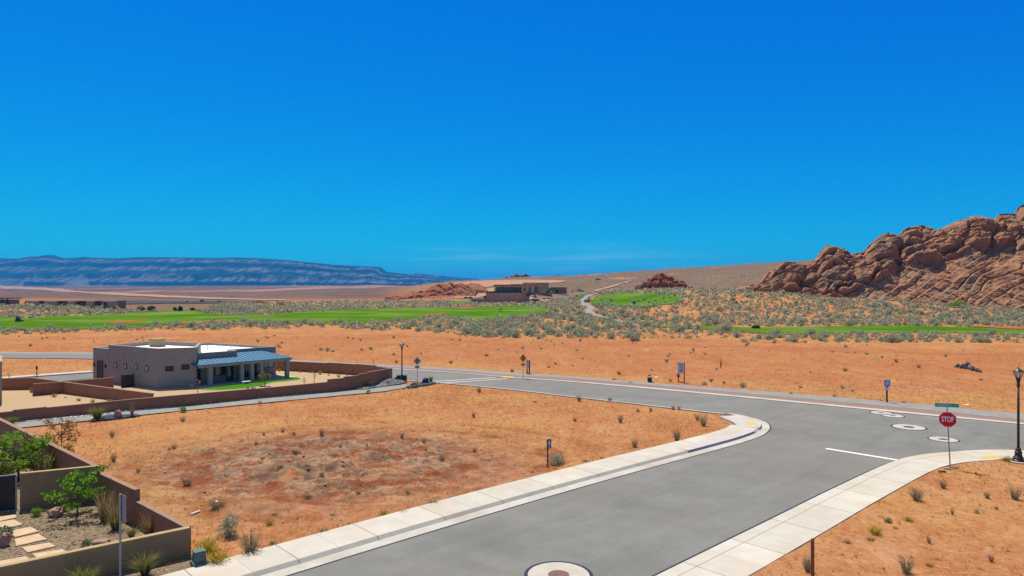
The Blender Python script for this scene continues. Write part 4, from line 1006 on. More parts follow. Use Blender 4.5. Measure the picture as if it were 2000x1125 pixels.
# ------------------------------------------------------------------ plants
def quads_at(rng, C, size, flat=0.0):
    n = len(C); a = rng.normal(size=(n, 3)); a /= np.linalg.norm(a, axis=1)[:, None]
    b = np.cross(a, rng.normal(size=(n, 3))); b /= np.linalg.norm(b, axis=1)[:, None]
    s = (size * rng.uniform(.6, 1.3, n))[:, None]
    a = a * s; b = b * s * .55
    V = np.stack([C - a, C + b * .9 - a * .1, C + a, C - b * .9 + a * .1], 1).reshape(-1, 3)
    return V, np.arange(4 * n).reshape(n, 4)
def blades(rng, n, h, spread, w, arch=.5, base=.05, wob=.3):
    az = rng.uniform(0, 2 * np.pi, n); hh = h * rng.uniform(.55, 1.1, n); le = spread * rng.uniform(.15, 1.0, n)
    b0 = np.stack([np.cos(az) * base * rng.uniform(0, 1, n), np.sin(az) * base * rng.uniform(0, 1, n), 0 * az - .02], 1)
    d = np.stack([np.cos(az), np.sin(az), 0 * az], 1); t = np.stack([-np.sin(az), np.cos(az), 0 * az], 1)
    ra = rng.uniform(0, np.pi, n); t = t * np.cos(ra)[:, None] + d * np.sin(ra)[:, None]
    rows = []
    for q, ww in ((0, 1.0), (.55, .8), (1, .12)):
        c = b0 + d * (le * (q ** (1 + arch)))[:, None]; c[:, 2] += hh * (q - arch * .35 * q ** 3)
        rows += [c - t * w * ww / 2, c + t * w * ww / 2]
    V = np.stack(rows, 1).reshape(-1, 3); k = np.arange(n)[:, None] * 6
    return V, np.concatenate([k + np.array([[0, 1, 3, 2]]), k + np.array([[2, 3, 5, 4]])])
def dome(rng, n, w, h, clumps=7, tight=.42):
    az = rng.uniform(0, 2 * np.pi, clumps); el = rng.uniform(.1, 1.45, clumps); r = rng.uniform(.45, .75, clumps)
    cc = np.stack([np.cos(az) * np.cos(el) * r * w / 2, np.sin(az) * np.cos(el) * r * w / 2, np.sin(el) * r * h], 1)
    k = rng.integers(0, clumps, n); u = rng.normal(size=(n, 3)); u /= np.linalg.norm(u, axis=1)[:, None]
    rad = rng.uniform(.45, 1, n) ** .5
    p = cc[k] + u * rad[:, None] * np.array([w * tight * .62, w * tight * .62, h * tight * .75])
    p[:, 2] = np.abs(p[:, 2])
    return p
def merge(*parts):
    V, Fq, o = [], [], 0
    for v, f in parts: V.append(v); Fq.append(f + o); o += len(v)
    return np.concatenate(V), np.concatenate(Fq)
def plantmesh(name, V, Fq, m):
    o = npmesh(name, V, Fq, m); me = o.data; bpy.data.objects.remove(o); return me
def put(name, me, loc, label, cat, rz=0, sc=1, group=None):
    o = bpy.data.objects.new(name, me); COL.objects.link(o); o.location = loc; o.rotation_euler = (0, 0, rz)
    o.scale = sc if hasattr(sc, '__len__') else (sc, sc, sc)
    return tag(o, label, cat, group)

r_ = np.random.default_rng(5)
KIND = {}
def variants(key, n, fn, m, h): KIND[key] = ([plantmesh(key, *fn(), m) for _ in range(n)], h)
def sage_fn(n=900, w=1.25, h=1.0, ls=.05): return lambda: merge(quads_at(r_, dome(r_, n, w, h, r_.integers(6, 10)), ls), blades(r_, 26, .7, .45, .03, .1, .1))
variants('sagebrush', 6, sage_fn(), M['sage'], 1.0)
variants('dry_shrub', 5, lambda: merge(blades(r_, 120, 1.05, .55, .022, .05, .16), quads_at(r_, dome(r_, 150, .95, .95, 9, .5) + np.array([0, 0, .12]), .035)), M['dry'], 1.0)
variants('green_weed', 3, lambda: merge(blades(r_, 70, .9, .7, .03, .5, .2), quads_at(r_, dome(r_, 160, 1.1, .7, 8, .5), .05)), M['olive'], .9)
variants('yellow_shrub', 3, lambda: merge(blades(r_, 90, .8, .6, .025, .2, .2), quads_at(r_, dome(r_, 300, 1.2, .9, 8, .45), .045)), M['yellow_bloom'], .95)
variants('clump_grass', 3, lambda: blades(r_, 420, 1.15, .85, .016, .8, .14), M['greengrass'], .95)
variants('tall_grass', 3, lambda: merge(blades(r_, 170, 1.15, .35, .014, .25, .13), blades(r_, 60, .5, .4, .02, .6, .12)), M['tallgrass'], 1.1)
variants('round_shrub', 3, lambda: quads_at(r_, dome(r_, 620, 1.05, .95, 12, .40), .055), M['leaf'], .95)
variants('sage_clump', 2, lambda: quads_at(r_, dome(r_, 520, 1.2, .95, 9, .42), .06), M['sage_green'], .95)

LAND = [('the navy lot sign', P(1070, 907)), ('the corner tactile pad', P(1465, 826)), ('the stop sign', P(1856, 915)), ('the right street lamp', P(1989, 903)), ('the wooden post', P(1587, 1128)),
        ('the green utility box', P(389, 1105)), ('the white standpipe', P(424, 988)), ('the grey soil patch', P(640, 905)), ('the front street kerb', P(900, 985)), ('the trail boulder', P(230, 812)),
        ('the tan cross wall', P(190, 990)), ('the crosswalk', P(860, 752)), ('the larger white board', P(1330, 746)), ('the blue white sign', P(1732, 784)),
        ('the black rubble', P(1890, 728)), ('the walker sign', P(1021, 738)), ('the pink boulder', P(110, 1006)), ('the near manhole', P(1091, 1123))]
used = set()
def where(x, y, look):
    """what sets a plant apart: its look and where it stands from the nearest thing one can find"""
    near_ = sorted(LAND, key=lambda L: math.hypot(L[1][0] - x, L[1][1] - y))
    for nm, q in near_:
        dx, dy = x - q[0], y - q[1]; d = math.hypot(dx, dy)
        r = 'right of' if dx > 0 else 'left of'; f = 'beyond' if dy > 0 else 'before'
        w = r if abs(dx) > 2 * abs(dy) else (f if abs(dy) > 2 * abs(dx) else f + ' ' + r.replace(' of', ' from') if False else f + ' and ' + r)
        far_ = 'right beside' if d < .6 else (('close ' if d < 1.8 else ('a few steps ' if d < 4.5 else ('several strides ' if d < 9 else 'well '))) + w)
        s = f'{look} {far_} {nm}'
        if s not in used: used.add(s); return s
    return s
LOOK = {'sagebrush': 'grey green sagebrush', 'dry_shrub': 'twiggy shrub', 'green_weed': 'green weed', 'yellow_shrub': 'yellow bush', 'clump_grass': 'spiky clump of grass', 'tall_grass': 'tall tan grass clump',
        'round_shrub': 'round green shrub', 'sage_clump': 'green leafy shrub'}
CATS = {'sagebrush': 'sagebrush', 'dry_shrub': 'shrub', 'green_weed': 'weed', 'yellow_shrub': 'shrub', 'clump_grass': 'grass clump', 'tall_grass': 'grass clump', 'round_shrub': 'shrub', 'sage_clump': 'shrub'}
def plant(kind, px, py, hpx, wf=1.0, z=None, label=None, hk=None):
    x, y = P(px, py, .05 if z is None else z)
    ms, h = KIND[kind]; s = hpx * y / F / h
    zz = gh(x, y) - .02 if z is None else z
    rh = hpx * y / F; size = ('ankle high ' if rh < .22 else 'shin high ' if rh < .4 else 'knee high ' if rh < .62 else 'waist high ') + ('narrow ' if wf < .85 else 'wide ' if wf > 1.35 else '')
    return put(kind, random.choice(ms), (x, y, zz), label or where(x, y, size + LOOK[kind]), CATS[kind], random.uniform(0, 6.28), (s * wf, s * wf, s))
for q in [('sagebrush', 447, 1048, 46, .9), ('dry_shrub', 488, 1082, 48, 1.0), ('dry_shrub', 423, 991, 20, 1.9), ('yellow_shrub', 403, 1076, 34, 1.2), ('yellow_shrub', 424, 1103, 42, .9), ('yellow_shrub', 750, 1007, 17, 1.1),
          ('yellow_shrub', 683, 1027, 10, 1.4), ('yellow_shrub', 526, 1026, 18, 1.1), ('sage_clump', 533, 1068, 14, .9), ('green_weed', 790, 1004, 10, 1.6), ('green_weed', 632, 1043, 13, 1.7), ('green_weed', 604, 1052, 8, 2.2), ('green_weed', 845, 985, 12, 1.8),
          ('dry_shrub', 1322, 860, 26, .8), ('dry_shrub', 1240, 873, 18, .95), ('dry_shrub', 1374, 832, 25, .75), ('dry_shrub', 1362, 821, 13, .95), ('dry_shrub', 1212, 825, 16, .9), ('dry_shrub', 1123, 822, 9, 1.1), ('dry_shrub', 1131, 784, 13, 1.0),
          ('green_weed', 1191, 781, 11, .8), ('dry_shrub', 1315, 799, 10, .9), ('dry_shrub', 1326, 797, 8, 1.1), ('sagebrush', 1087, 905, 28, 1.0), ('dry_shrub', 1271, 803, 9, 1), ('dry_shrub', 1246, 804, 8, 1.2), ('green_weed', 1046, 786, 6, 1.6),
          ('green_weed', 1143, 902, 6, 2), ('green_weed', 1175, 895, 5, 2), ('green_weed', 1225, 887, 6, 2.3), ('green_weed', 1246, 881, 4, 2.2), ('green_weed', 1009, 943, 8, 2), ('green_weed', 1040, 920, 5, 1.8),
          ('dry_shrub', 1790, 981, 27, 1.15), ('dry_shrub', 1842, 957, 18, .9), ('dry_shrub', 1928, 976, 15, .9), ('dry_shrub', 1982, 978, 28, .9), ('sagebrush', 1909, 1006, 11, 1.0), ('dry_shrub', 1946, 998, 8, 1), ('dry_shrub', 1860, 1009, 15, .5),
          ('dry_shrub', 1814, 1064, 17, .6), ('dry_shrub', 1770, 1124, 36, .9), ('dry_shrub', 1577, 1121, 32, .75), ('yellow_shrub', 1708, 1046, 22, 1.2), ('yellow_shrub', 1775, 1021, 13, 1.3), ('sage_clump', 1733, 1023, 12, 1.3), ('green_weed', 1655, 1064, 9, 1.6),
          ('green_weed', 1700, 1058, 8, 2), ('dry_shrub', 1936, 1101, 17, .8), ('green_weed', 1816, 1110, 9, 1.8), ('green_weed', 1748, 1035, 6, 1.8), ('green_weed', 1968, 903, 14, 1.6), ('green_weed', 1865, 917, 6, 2.6), ('green_weed', 1914, 932, 6, 1.5),
          ('dry_shrub', 219, 853, 15, .9), ('dry_shrub', 222, 903, 18, .8), ('round_shrub', 357.5, 805, 14, 1.25), ('dry_shrub', 357, 823, 10, 1.3), ('dry_shrub', 628, 860, 16, .7), ('dry_shrub', 552, 843, 9, 1.1), ('dry_shrub', 785, 856, 12, .9),
          ('dry_shrub', 828, 870, 13, 1), ('sagebrush', 862, 903, 14, .9), ('dry_shrub', 927, 880, 10, 1.1), ('dry_shrub', 925, 815, 12, .8), ('dry_shrub', 936, 766, 12, 1.0), ('dry_shrub', 665, 878, 10, 1), ('dry_shrub', 574, 848, 8, 1), ('green_weed', 670, 917, 9, 1.1),
          ('green_weed', 547, 928, 8, 2), ('green_weed', 575, 890, 9, 1.6), ('green_weed', 628, 930, 10, 1.2), ('green_weed', 512, 905, 7, 1.6), ('green_weed', 600, 970, 8, 1.9), ('green_weed', 700, 968, 7, 1.8), ('green_weed', 655, 900, 7, 1.8), ('green_weed', 535, 1005, 7, 2.2),
          ('green_weed', 795, 963, 6, 1.9), ('green_weed', 650, 1005, 6, 2.0), ('dry_shrub', 340, 880, 12, 1), ('dry_shrub', 270, 925, 12, 1), ('dry_shrub', 365, 945, 20, 1.3), ('dry_shrub', 331, 880, 8, 1.2), ('dry_shrub', 500, 867, 10, .9), ('dry_shrub', 515, 850, 8, 1)]:
    plant(*q)
# trail side and rock bed plants
plant('clump_grass', 190, 819, 29, 1.0, .1, 'spiky yellow green grass clump beside the trail rock bed'); plant('clump_grass', 23, 828, 16, 1.1, .1, 'low grass clump against the compound wall near the left frame edge')
plant('clump_grass', 717.5, 757, 16, 1.0, .12, 'grass clump at the left end of the grey rock bed'); plant('clump_grass', 841.5, 746.5, 14, .75, .1, 'olive grass tuft right beside the dark blue boulder')
plant('round_shrub', 720, 767.5, 8, 1.3, .1, 'small round green shrub in front of the grey rock bed'); plant('dry_shrub', 258, 813, 28, .4, .1, 'spindly yucca stalk right of the trail boulder')
plant('dry_shrub', 508, 790, 8, 1.2, .1, 'dark little shrub on the near edge of the trail below the lawn'); plant('dry_shrub', 812, 757, 14, .8, .1, 'greyish shrub left of the dark blue boulder'); plant('green_weed', 789, 761, 5, 1.3, .1, 'tiny weed at the trail edge under the rock bed')
for i, (px, py, hp, k, wf) in enumerate([(61, 767, 12, 'dry_shrub', .8), (83, 772, 9, 'dry_shrub', 1), (106, 775.5, 10, 'yellow_shrub', 1), (128, 777, 3, 'green_weed', 2), (154, 783, 8, 'green_weed', 1.2), (181, 786, 9, 'yellow_shrub', 1.1), (213, 787, 9, 'clump_grass', 1.1)]):
    plant(k, px, py, hp, wf, .09, ['little reddish shrub at the far left corner of the tan yard', 'rusty little shrub second along the lit brown wall', 'yellow flowering shrub third along the lit brown wall', 'tiny weed in the middle of the tan yard border',
                                   'small green weed under the lit brown wall', 'yellowish open shrub near the right end of the tan yard', 'pale grass tuft where the two brown walls meet'][i])
for i, (px, py, hp, k, wf) in enumerate([(545, 725, 7, 'yellow_shrub', 1.1), (606, 728, 5, 'sage_clump', 1.2), (625, 731, 9, 'yellow_shrub', 1.0), (642, 733, 4, 'yellow_shrub', 1.4), (661, 736.5, 7, 'yellow_shrub', 1.2), (678, 737, 6, 'dry_shrub', .7), (585, 728, 6, 'dry_shrub', .8)]):
    plant(k, px, py, hp, wf, .09, ['yellow shrub against the back wall beside the last porch column', 'small green shrub first in the row past the porch', 'golden shrub in the middle of the back wall row', 'low yellow plant between two golden shrubs', 'golden shrub near the inner wall corner',
                                   'thin brown shrub in the inner wall corner', 'bare thin shrub left of the golden back wall row'][i])
plant('dry_shrub', 630, 751, 5, 1.6, .09, 'brown mounded shrub in the house yard left of the stepped wall'); plant('dry_shrub', 484, 760, 6, 1.6, .12, 'reddish shrub on the lawn edge in front of the bench')
# yard plants
plant('clump_grass', 283, 1123, 46, .95, .09, 'big green grass clump in front of the garden wall'); plant('clump_grass', 162, 1150, 46, 1.0, .09, 'pale grass clump cut by the bottom edge in front of the wall')
for q in [('tall_grass', 205, 1018, 66, .95, .08, 'tall tan grass beside the little green tree'), ('tall_grass', 226, 1034, 74, .9, .08, 'tall tan grass behind the grey street sign'), ('tall_grass', 292, 1046, 52, 1.1, .08, 'wispy tall grass in the yard corner'),
          ('clump_grass', 257, 1050, 21, 1.1, .08, 'small golden grass tuft right of the street sign'), ('tall_grass', 82, 940, 62, 1.2, .08, 'tall tan grass behind the cross wall'), ('tall_grass', 5, 948, 52, 1.6, .08, 'dry grass mass behind the gate at the left edge'),
          ('round_shrub', 74, 1006, 17, 1.6, .08, 'low green bush left of the pink boulder'), ('round_shrub', 128, 998, 17, 1.3, .08, 'low green bush right of the pink boulder'), ('sage_clump', 171, 1070, 18, 1.3, .08, 'grey green bush by the rock at the front wall'),
          ('sage_clump', 8, 1052, 26, 1.2, .08, 'green tuft by the stepping stones at left'), ('tall_grass', 180, 925, 14, 1.2, 1.0, None)]:
    if q[6 - 0] is None: continue
    plant(*q)

# trees: trunk with limbs and a crown of leaf sized faces
def tree(name, label, x, y, z, h, w, leafm, nleaf=1200, ls=.06, limbs=9, trunk_r=.045, bottom=.25, barkm='bark', clump=.30, group=None, seed=1, shape=(1, 1)):
    rg = np.random.default_rng(seed); t = thing(name, label, 'tree', (x, y, z), 0, group)
    tr = MB(); ends = []
    top = Vector((rg.normal() * .04 * h, rg.normal() * .04 * h, h * .8))
    tr.tube([(0, 0, -.1), (0, 0, h * .15), top * .5, top], [trunk_r, trunk_r * .9, trunk_r * .6, trunk_r * .2], 7); ends.append(top)
    for i in range(limbs):
        f = rg.uniform(bottom * .7, .75); p = top * f; az = i * 2.4 + rg.uniform(-.5, .5); L = w * .5 * rg.uniform(.6, 1.0) * (1.1 - .5 * abs(f - .4))
        e = p + Vector((math.cos(az) * L, math.sin(az) * L, h * rg.uniform(.08, .26))); m_ = p.lerp(e, .5) + Vector((0, 0, -.03 * h))
        tr.tube([p, m_, e], [trunk_r * .5, trunk_r * .3, trunk_r * .1], 5); ends += [e, p.lerp(e, .7)]
    tr.build('trunk', M[barkm], t, smooth=True)
    E = np.array([tuple(e) for e in ends]); k = rg.integers(0, len(E), nleaf); u = rg.normal(size=(nleaf, 3)); u /= np.linalg.norm(u, axis=1)[:, None]
    C = E[k] + u * (rg.uniform(.1, 1, nleaf) ** .6)[:, None] * np.array([w, w, h * .55]) * clump * .62 * rg.uniform(.6, 1.15, len(E))[k][:, None]
    C = C[C[:, 2] > bottom * h * .6]
    V, Fq = quads_at(rg, C, ls); npmesh('crown', V, Fq, M[leafm], t)
    return t
x, y = P(151, 1008, .08); tree('young_tree', 'small bright green leafy tree in the gravel yard', x, y, .06, 2.1, 2.0, 'leaf', 900, .085, 12, .035, .15, clump=.27, seed=4)
x, y = P(36, 940, .08); tree('leafy_bush', 'big bright green bush behind the tan cross wall and gate', x, y, .06, 2.6, 2.6, 'leaf', 4200, .075, 18, .05, .08, clump=.36, seed=8)
x, y = P(118, 916, .08); tree('dried_tree', 'sparse tan leaved tree against the brown back wall', x, y, .06, 2.9, 1.6, 'tanleaf', 1500, .06, 16, .03, .2, clump=.27, seed=12)
x, y = P(517.5, 753.5, .1); tree('young_tree', 'young round green tree on the lawn before the porch', x, y, .1, 1.5, 1.0, 'olive', 700, .07, 10, .035, .35, clump=.34, seed=15)
for px, py, hp, lab, s_ in ((386, 769, 34, 'bare thin trunk sapling beside the grey house corner', 21), (613.5, 750, 38, 'bare thin sapling standing in the house yard', 23), (594, 751, 16, 'short bare stick sapling right of the lawn', 25),
                            (17, 741, 16, 'bare reddish sapling left of the small street sign', 27), (72, 738, 14, 'bare reddish sapling just under the small purple sign', 29)):
    x, y = P(px, py, .08); tree('sapling', lab, x, y, .08, hp * y / F, .45, 'tanleaf' if px > 100 else 'dry', 60, .04, 5, .03, .4, clump=.3, seed=s_)
for px, py, hp, wp, lf, lab, s_ in ((274.5, 608, 12, 15, 'olive', 'pale olive tree, leftmost beyond the fairway', 31), (295.5, 608, 12, 14, 'darkleaf', 'dark green tree right of the pale olive tree', 33), (342, 607.5, 9, 7, 'olive', 'small olive tree left of its darker twin', 35),
                                    (351, 608, 12, 9, 'darkleaf', 'dark bush tree right of the small olive one', 37), (376.5, 607, 7, 11, 'darkleaf', 'low dark rounded tree at the right end of the fairway row', 39), (225, 606, 8, 9, 'olive', 'little tree at the right end of the tan apartment block', 41)):
    p = at(px, py); tree('tree', lab, p.x, p.y, p.z - .2, hp * p.y / F * 1.1, wp * p.y / F, lf, 900, .22, 10, .1, .05, clump=.42, seed=s_, group='trees beyond the fairway')
for px, py, hp, wp, lab, s_ in ((1863, 600, 17, 44, 'bright green round bush at the foot of the big outcrop', 51), (1470, 641, 8, 22, 'dark green bush on the edge of the right grass strip', 53)):
    p = at(px, py); rg = np.random.default_rng(s_); w, h = wp * p.y / F, hp * p.y / F
    o = npmesh('large_bush', *quads_at(rg, dome(rg, 2600, w, h, 22, .32), .16), M['leaf' if s_ == 51 else 'darkleaf']); o.location = (p.x, p.y - 2, p.z - .15); tag(o, lab, 'bush')

# sagebrush belt: the largest 300 are bushes of their own, the rest one mass
golf = [np.array(tp(fair)), np.array(tp([(1262, 637), (1300, 636), (1400, 637), (1460, 640), (1560, 639), (1700, 637), (1800, 637), (1900, 640), (2000, 641), (2300, 645), (2300, 665), (2000, 655), (1900, 651.5), (1800, 650), (1700, 650), (1600, 652), (1500, 653), (1480, 651), (1400, 644.5), (1330, 642)])),
        np.array(tp([(1160, 582), (1170, 578), (1230, 574), (1280, 572), (1312, 576), (1335, 583), (1330, 590), (1290, 597), (1250, 604), (1220, 600), (1180, 598), (1155, 596), (1152, 590)])), np.vstack([cp + nn * cpw[:, None] * 1.3, (cp - nn * cpw[:, None] * 1.3)[::-1]])]
rs = np.random.default_rng(77)
N0 = 60000
dd = np.sqrt(rs.uniform(112 ** 2, 470 ** 2, N0)); pp = rs.uniform(-120, 2120, N0)
sx, sy = (pp - 1000) * dd / F, dd
lim = dirt_limit(sx, sy)
dens = sstep(-3, 3, sy - lim + 7 * fbm(sx / 7, sy / 9, o=3, s=71))
open_ = fbm(sx / 11, sy / 13, o=3, s=73)
mid = sstep(1050, 1250, pp) * sstep(165, 190, sy)
dens = dens * (1 - .55 * sstep(-.05, .25, open_) * np.maximum(mid, .45))
lft = pp < 1000
lim_far = np.interp(pp, [-120, 215, 235, 400, 430, 560, 900], [330, 330, 262, 262, 400, 430, 470])
keep = (rs.uniform(0, 1, N0) < dens * np.where(lft & (sy > 330), .55, 1.0) * np.where(lft | ((pp > 1255) & (sy < 140)), .95, .68)) & (sy < lim_far)
for gpoly in golf[:3]:
    s_ = np.zeros(N0) + 9; b_ = keep; s_[b_] = sdf(gpoly, sx[b_], sy[b_])
    ins = s_ < -.5
    inn = (s_ < -6)
    keep &= ~(ins & (rs.uniform(0, 1, N0) < (1.0 if gpoly is golf[1] else .55 if gpoly is golf[2] else .97))) & ~inn
s_ = np.zeros(N0) + 9; s_[keep] = sdf(golf[3], sx[keep], sy[keep]); keep &= s_ > .2
hide = (sy > np.interp(pp, pxs * 0 + np.linspace(1463, 2420, len(pxs)), np.interp(np.linspace(1463, 2420, len(pxs)), [1463, 1500, 1600, 1700, 1850, 2000, 2200, 2420], [333, 322, 305, 292, 276, 266, 250, 240]))) & (pp > 1463)
keep &= ~hide
keep &= ~((pp > 880) & (pp < 1112) & (sy > 395) & (sy < 470))
sx, sy, pp = sx[keep], sy[keep], pp[keep]; sz = hz(sx, sy)
# trim to what the belt looks like: sort by apparent size
size = np.clip(rs.lognormal(0, .42, len(sx)) * .82, .3, 2.2) * np.where((pp > 1255) & (sy < 136), np.where(pp < 1500, .58, .80), np.where(pp < 900, .86, 1.0))
order = np.argsort(-size / sy)
in_frame = (pp > 5) & (pp < 1995)
big = [i for i in order if in_frame[i]][:215]
ms, h_ = KIND['sagebrush']
LS = {0: ('low sagebrush in the grey green belt left of the clubhouse, between bare soil and fairway', 'sagebrush of the left belt'), 1: ('sagebrush on the brushy ground between the bare lots and the winding cart path', 'sagebrush of the middle belt'),
      2: ('pale sagebrush in the thick belt along the right grass strip', 'sagebrush of the right belt')}
for i in big:
    z_ = 0 if pp[i] < 900 else (1 if pp[i] < 1260 else 2)
    put('sagebrush', random.choice(ms), (sx[i], sy[i], sz[i] - .05), LS[z_][0], 'sagebrush', random.uniform(0, 6.3), (size[i] * 1.15, size[i] * 1.15, size[i] * .95), LS[z_][1])
for px_, py_, hp_ in ((1178, 594, 5), (1188, 586, 5), (1193, 589, 8), (1180, 583, 4), (1172, 596, 4), (1213, 598, 5), (1219, 601, 6), (1237, 592, 8), (1247, 590, 7), (1258, 588, 8), (1244, 601, 7), (1254, 602, 6), (1268, 593, 7), (1280, 589, 6), (1296, 584, 6), (1262, 574, 5)):
    p_ = at(px_, py_); s2 = hp_ * p_.y / F; put('sagebrush', random.choice(ms), (p_.x, p_.y, p_.z), 'rounded green grey bush standing on the tee lawn beside the cart path', 'sagebrush', px_, (s2 * 1.5, s2 * 1.5, s2), 'bushes on the tee lawn')
bs = set(big); rest = np.array([i for i in range(len(sx)) if i not in bs])
protoV = {}
for lod, (nl, ls) in enumerate(((60, .17), (26, .26), (11, .40))):
    protoV[lod] = [quads_at(rs, dome(rs, nl, 1.25, 1.0, 6, .46), ls)[0] for _ in range(6)]
Vs = []
for i in rest:
    lod = 0 if sy[i] < 190 else (1 if sy[i] < 300 else 2)
    v = protoV[lod][i % 6]; a = (i * 1.7) % 6.28; ca, sa = math.cos(a), math.sin(a); s = size[i] * 1.15
    Vs.append(np.stack([sx[i] + s * (v[:, 0] * ca - v[:, 1] * sa), sy[i] + s * (v[:, 0] * sa + v[:, 1] * ca), sz[i] - .05 + s * .85 * v[:, 2]], 1))
# scattered scrub on the far slope
nf = 5000
dd = np.sqrt(rs.uniform(470 ** 2, 1450 ** 2, nf)); p2 = rs.uniform(820, 2050, nf); fx, fy = (p2 - 1000) * dd / F, dd; fz = hz(fx, fy)
for i in range(nf):
    v = protoV[2][i % 6]; s = rs.uniform(.8, 2.0); Vs.append(np.stack([fx[i] + s * 1.3 * v[:, 0], fy[i] + s * 1.3 * v[:, 1], fz[i] - .1 + s * .7 * v[:, 2]], 1))
Vs = np.concatenate(Vs)
o = npmesh('sagebrush_cover', Vs, np.arange(len(Vs)).reshape(-1, 4), M['sage']); tag(o, 'grey green sagebrush covering the ground beyond the bare lots', 'sagebrush', kind='stuff')

# weeds scattered on the far lots (countable ones are objects, dry grass is one mass)
excl = [np.array(houseyard), np.array(midyard), np.array(yardp), np.array(trail), np.vstack([f_k, f_p[::-1]])]
def on_dirt(x, y, m=.6):
    ok = (sdf(asphalt_poly[::2], x, y) > m) & (sdf(side_poly, x, y) > m) & (y < dirt_limit(x, y) + 2)
    for e in excl: ok &= ~inside(e, x, y)
    lo = offset(left_edge, 2.35)[:itip + 3]; hi = left_edge[:itip + 3]; ok &= ~inside(np.vstack([lo, hi[::-1]]), x, y)
    ro = offset(right_edge, -2.15); ok &= ~inside(np.vstack([ro, right_edge[::-1]]), x, y)
    ok &= ~inside(np.array(corner + inner + ii), x, y)
    return ok
nw = 1400; wy_ = np.sqrt(rs.uniform(60 ** 2, 128 ** 2, nw)); wp = rs.uniform(10, 1990, nw); wx_ = (wp - 1000) * wy_ / F
far_side = wy_ > np.interp(wp, [0, 182, 520, 765, 900, 1000, 1100, 1250, 1500, 1800, 2000], [CH * F / (q - CY) for q in (687, 688, 700, 713, 720, 727, 733, 746, 764, 789, 808)]) + 1
ok = on_dirt(wx_, wy_) & far_side; idx = np.nonzero(ok)[0][:130]
for i in idx:
    kind = rs.choice(['dry_shrub', 'sagebrush', 'green_weed'], p=[.5, .25, .25]); ms, h = KIND[kind]; s = rs.uniform(.15, .6) ** 1.2
    put(kind, ms[i % len(ms)], (wx_[i], wy_[i], gh(wx_[i], wy_[i]) - .03), {'dry_shrub': 'small dry twiggy shrub scattered on the bare orange lot beyond the far road', 'sagebrush': 'small grey sagebrush scattered on the bare orange lot beyond the far road',
        'green_weed': 'small green weed scattered on the bare orange lot beyond the far road'}[kind], CATS[kind], rs.uniform(0, 6.3), (s * 1.3, s * 1.3, s), 'scattered plants on the far lot')
for px, py, hp, k, lab in ((1200, 741, 8, 'green_weed', None), (1232, 747, 7, 'green_weed', None), (1310, 745, 8, 'yellow_shrub', None), (1376, 751, 8, 'sagebrush', None), (1389, 745, 8, 'dry_shrub', None), (1400, 723, 5, 'sagebrush', None), (1308, 694, 5, 'sagebrush', None), (1302, 708, 8, 'dry_shrub', None),
                           (1118, 713, 4, 'sagebrush', None), (1085, 709, 5, 'dry_shrub', None), (1545, 769, 7, 'dry_shrub', None), (1563, 757, 6, 'green_weed', None), (1630, 774, 8, 'dry_shrub', None), (1665, 765, 6, 'dry_shrub', None), (1722, 783, 7, 'green_weed', None), (1765, 785, 7, 'green_weed', None),
                           (1750, 707, 8, 'dry_shrub', None), (1583, 730, 5, 'dry_shrub', None), (1408, 717, 20, 'dry_shrub', None), (768, 696, 6, 'sagebrush', None), (640, 685, 9, 'sagebrush', None), (627, 683, 8, 'sagebrush', None), (706, 684, 6, 'sagebrush', None), (733, 716, 6, 'dry_shrub', None), (1000, 725, 8, 'dry_shrub', None)):
    plant(k, px, py, hp, 1.2 if hp < 15 else .25)
def tufts(n, d0, d1, p0, p1, h0, h1, nb, dens_s, w):
    d = np.sqrt(rs.uniform(d0 ** 2, d1 ** 2, n)); p = rs.uniform(p0, p1, n); x = (p - 1000) * d / F
    k = rs.uniform(0, 1, n) < .3 + .7 * sstep(-.15, .25, fbm(x / 6, d / 6, o=4, s=dens_s)); x, d = x[k], d[k]
    k = on_dirt(x, d, 1.0); x, d = x[k], d[k]
    P_ = [blades(rs, nb, 1.0, .8, w, .5, .35) for _ in range(12)]; Vs = []
    for i in range(len(x)):
        v = P_[i % 12][0]; s = rs.uniform(h0, h1); a = rs.uniform(0, 6.28); ca, sa = math.cos(a), math.sin(a)
        Vs.append(np.stack([x[i] + s * (v[:, 0] * ca - v[:, 1] * sa), d[i] + s * (v[:, 0] * sa + v[:, 1] * ca), gh(x[i], d[i]) + s * v[:, 2]], 1))
    V = np.concatenate(Vs); f = P_[0][1]; nv = len(P_[0][0])
    return V, (np.arange(len(Vs))[:, None, None] * nv + f[None]).reshape(-1, 4)
o = npmesh('dry_grass', *merge(tufts(34000, 19, 64, -40, 2050, .06, .20, 7, 81, .08), tufts(14000, 60, 128, -40, 2050, .08, .24, 5, 83, .16)), M['straw'])
tag(o, 'sparse dry straw grass on the bare orange lots', 'dry grass', kind='stuff')
o = npmesh('green_weeds', *tufts(2600, 19, 66, -40, 2050, .06, .16, 8, 87, .10), M['olive']); tag(o, 'tiny green weeds dotted over the near lots', 'weeds', kind='stuff')

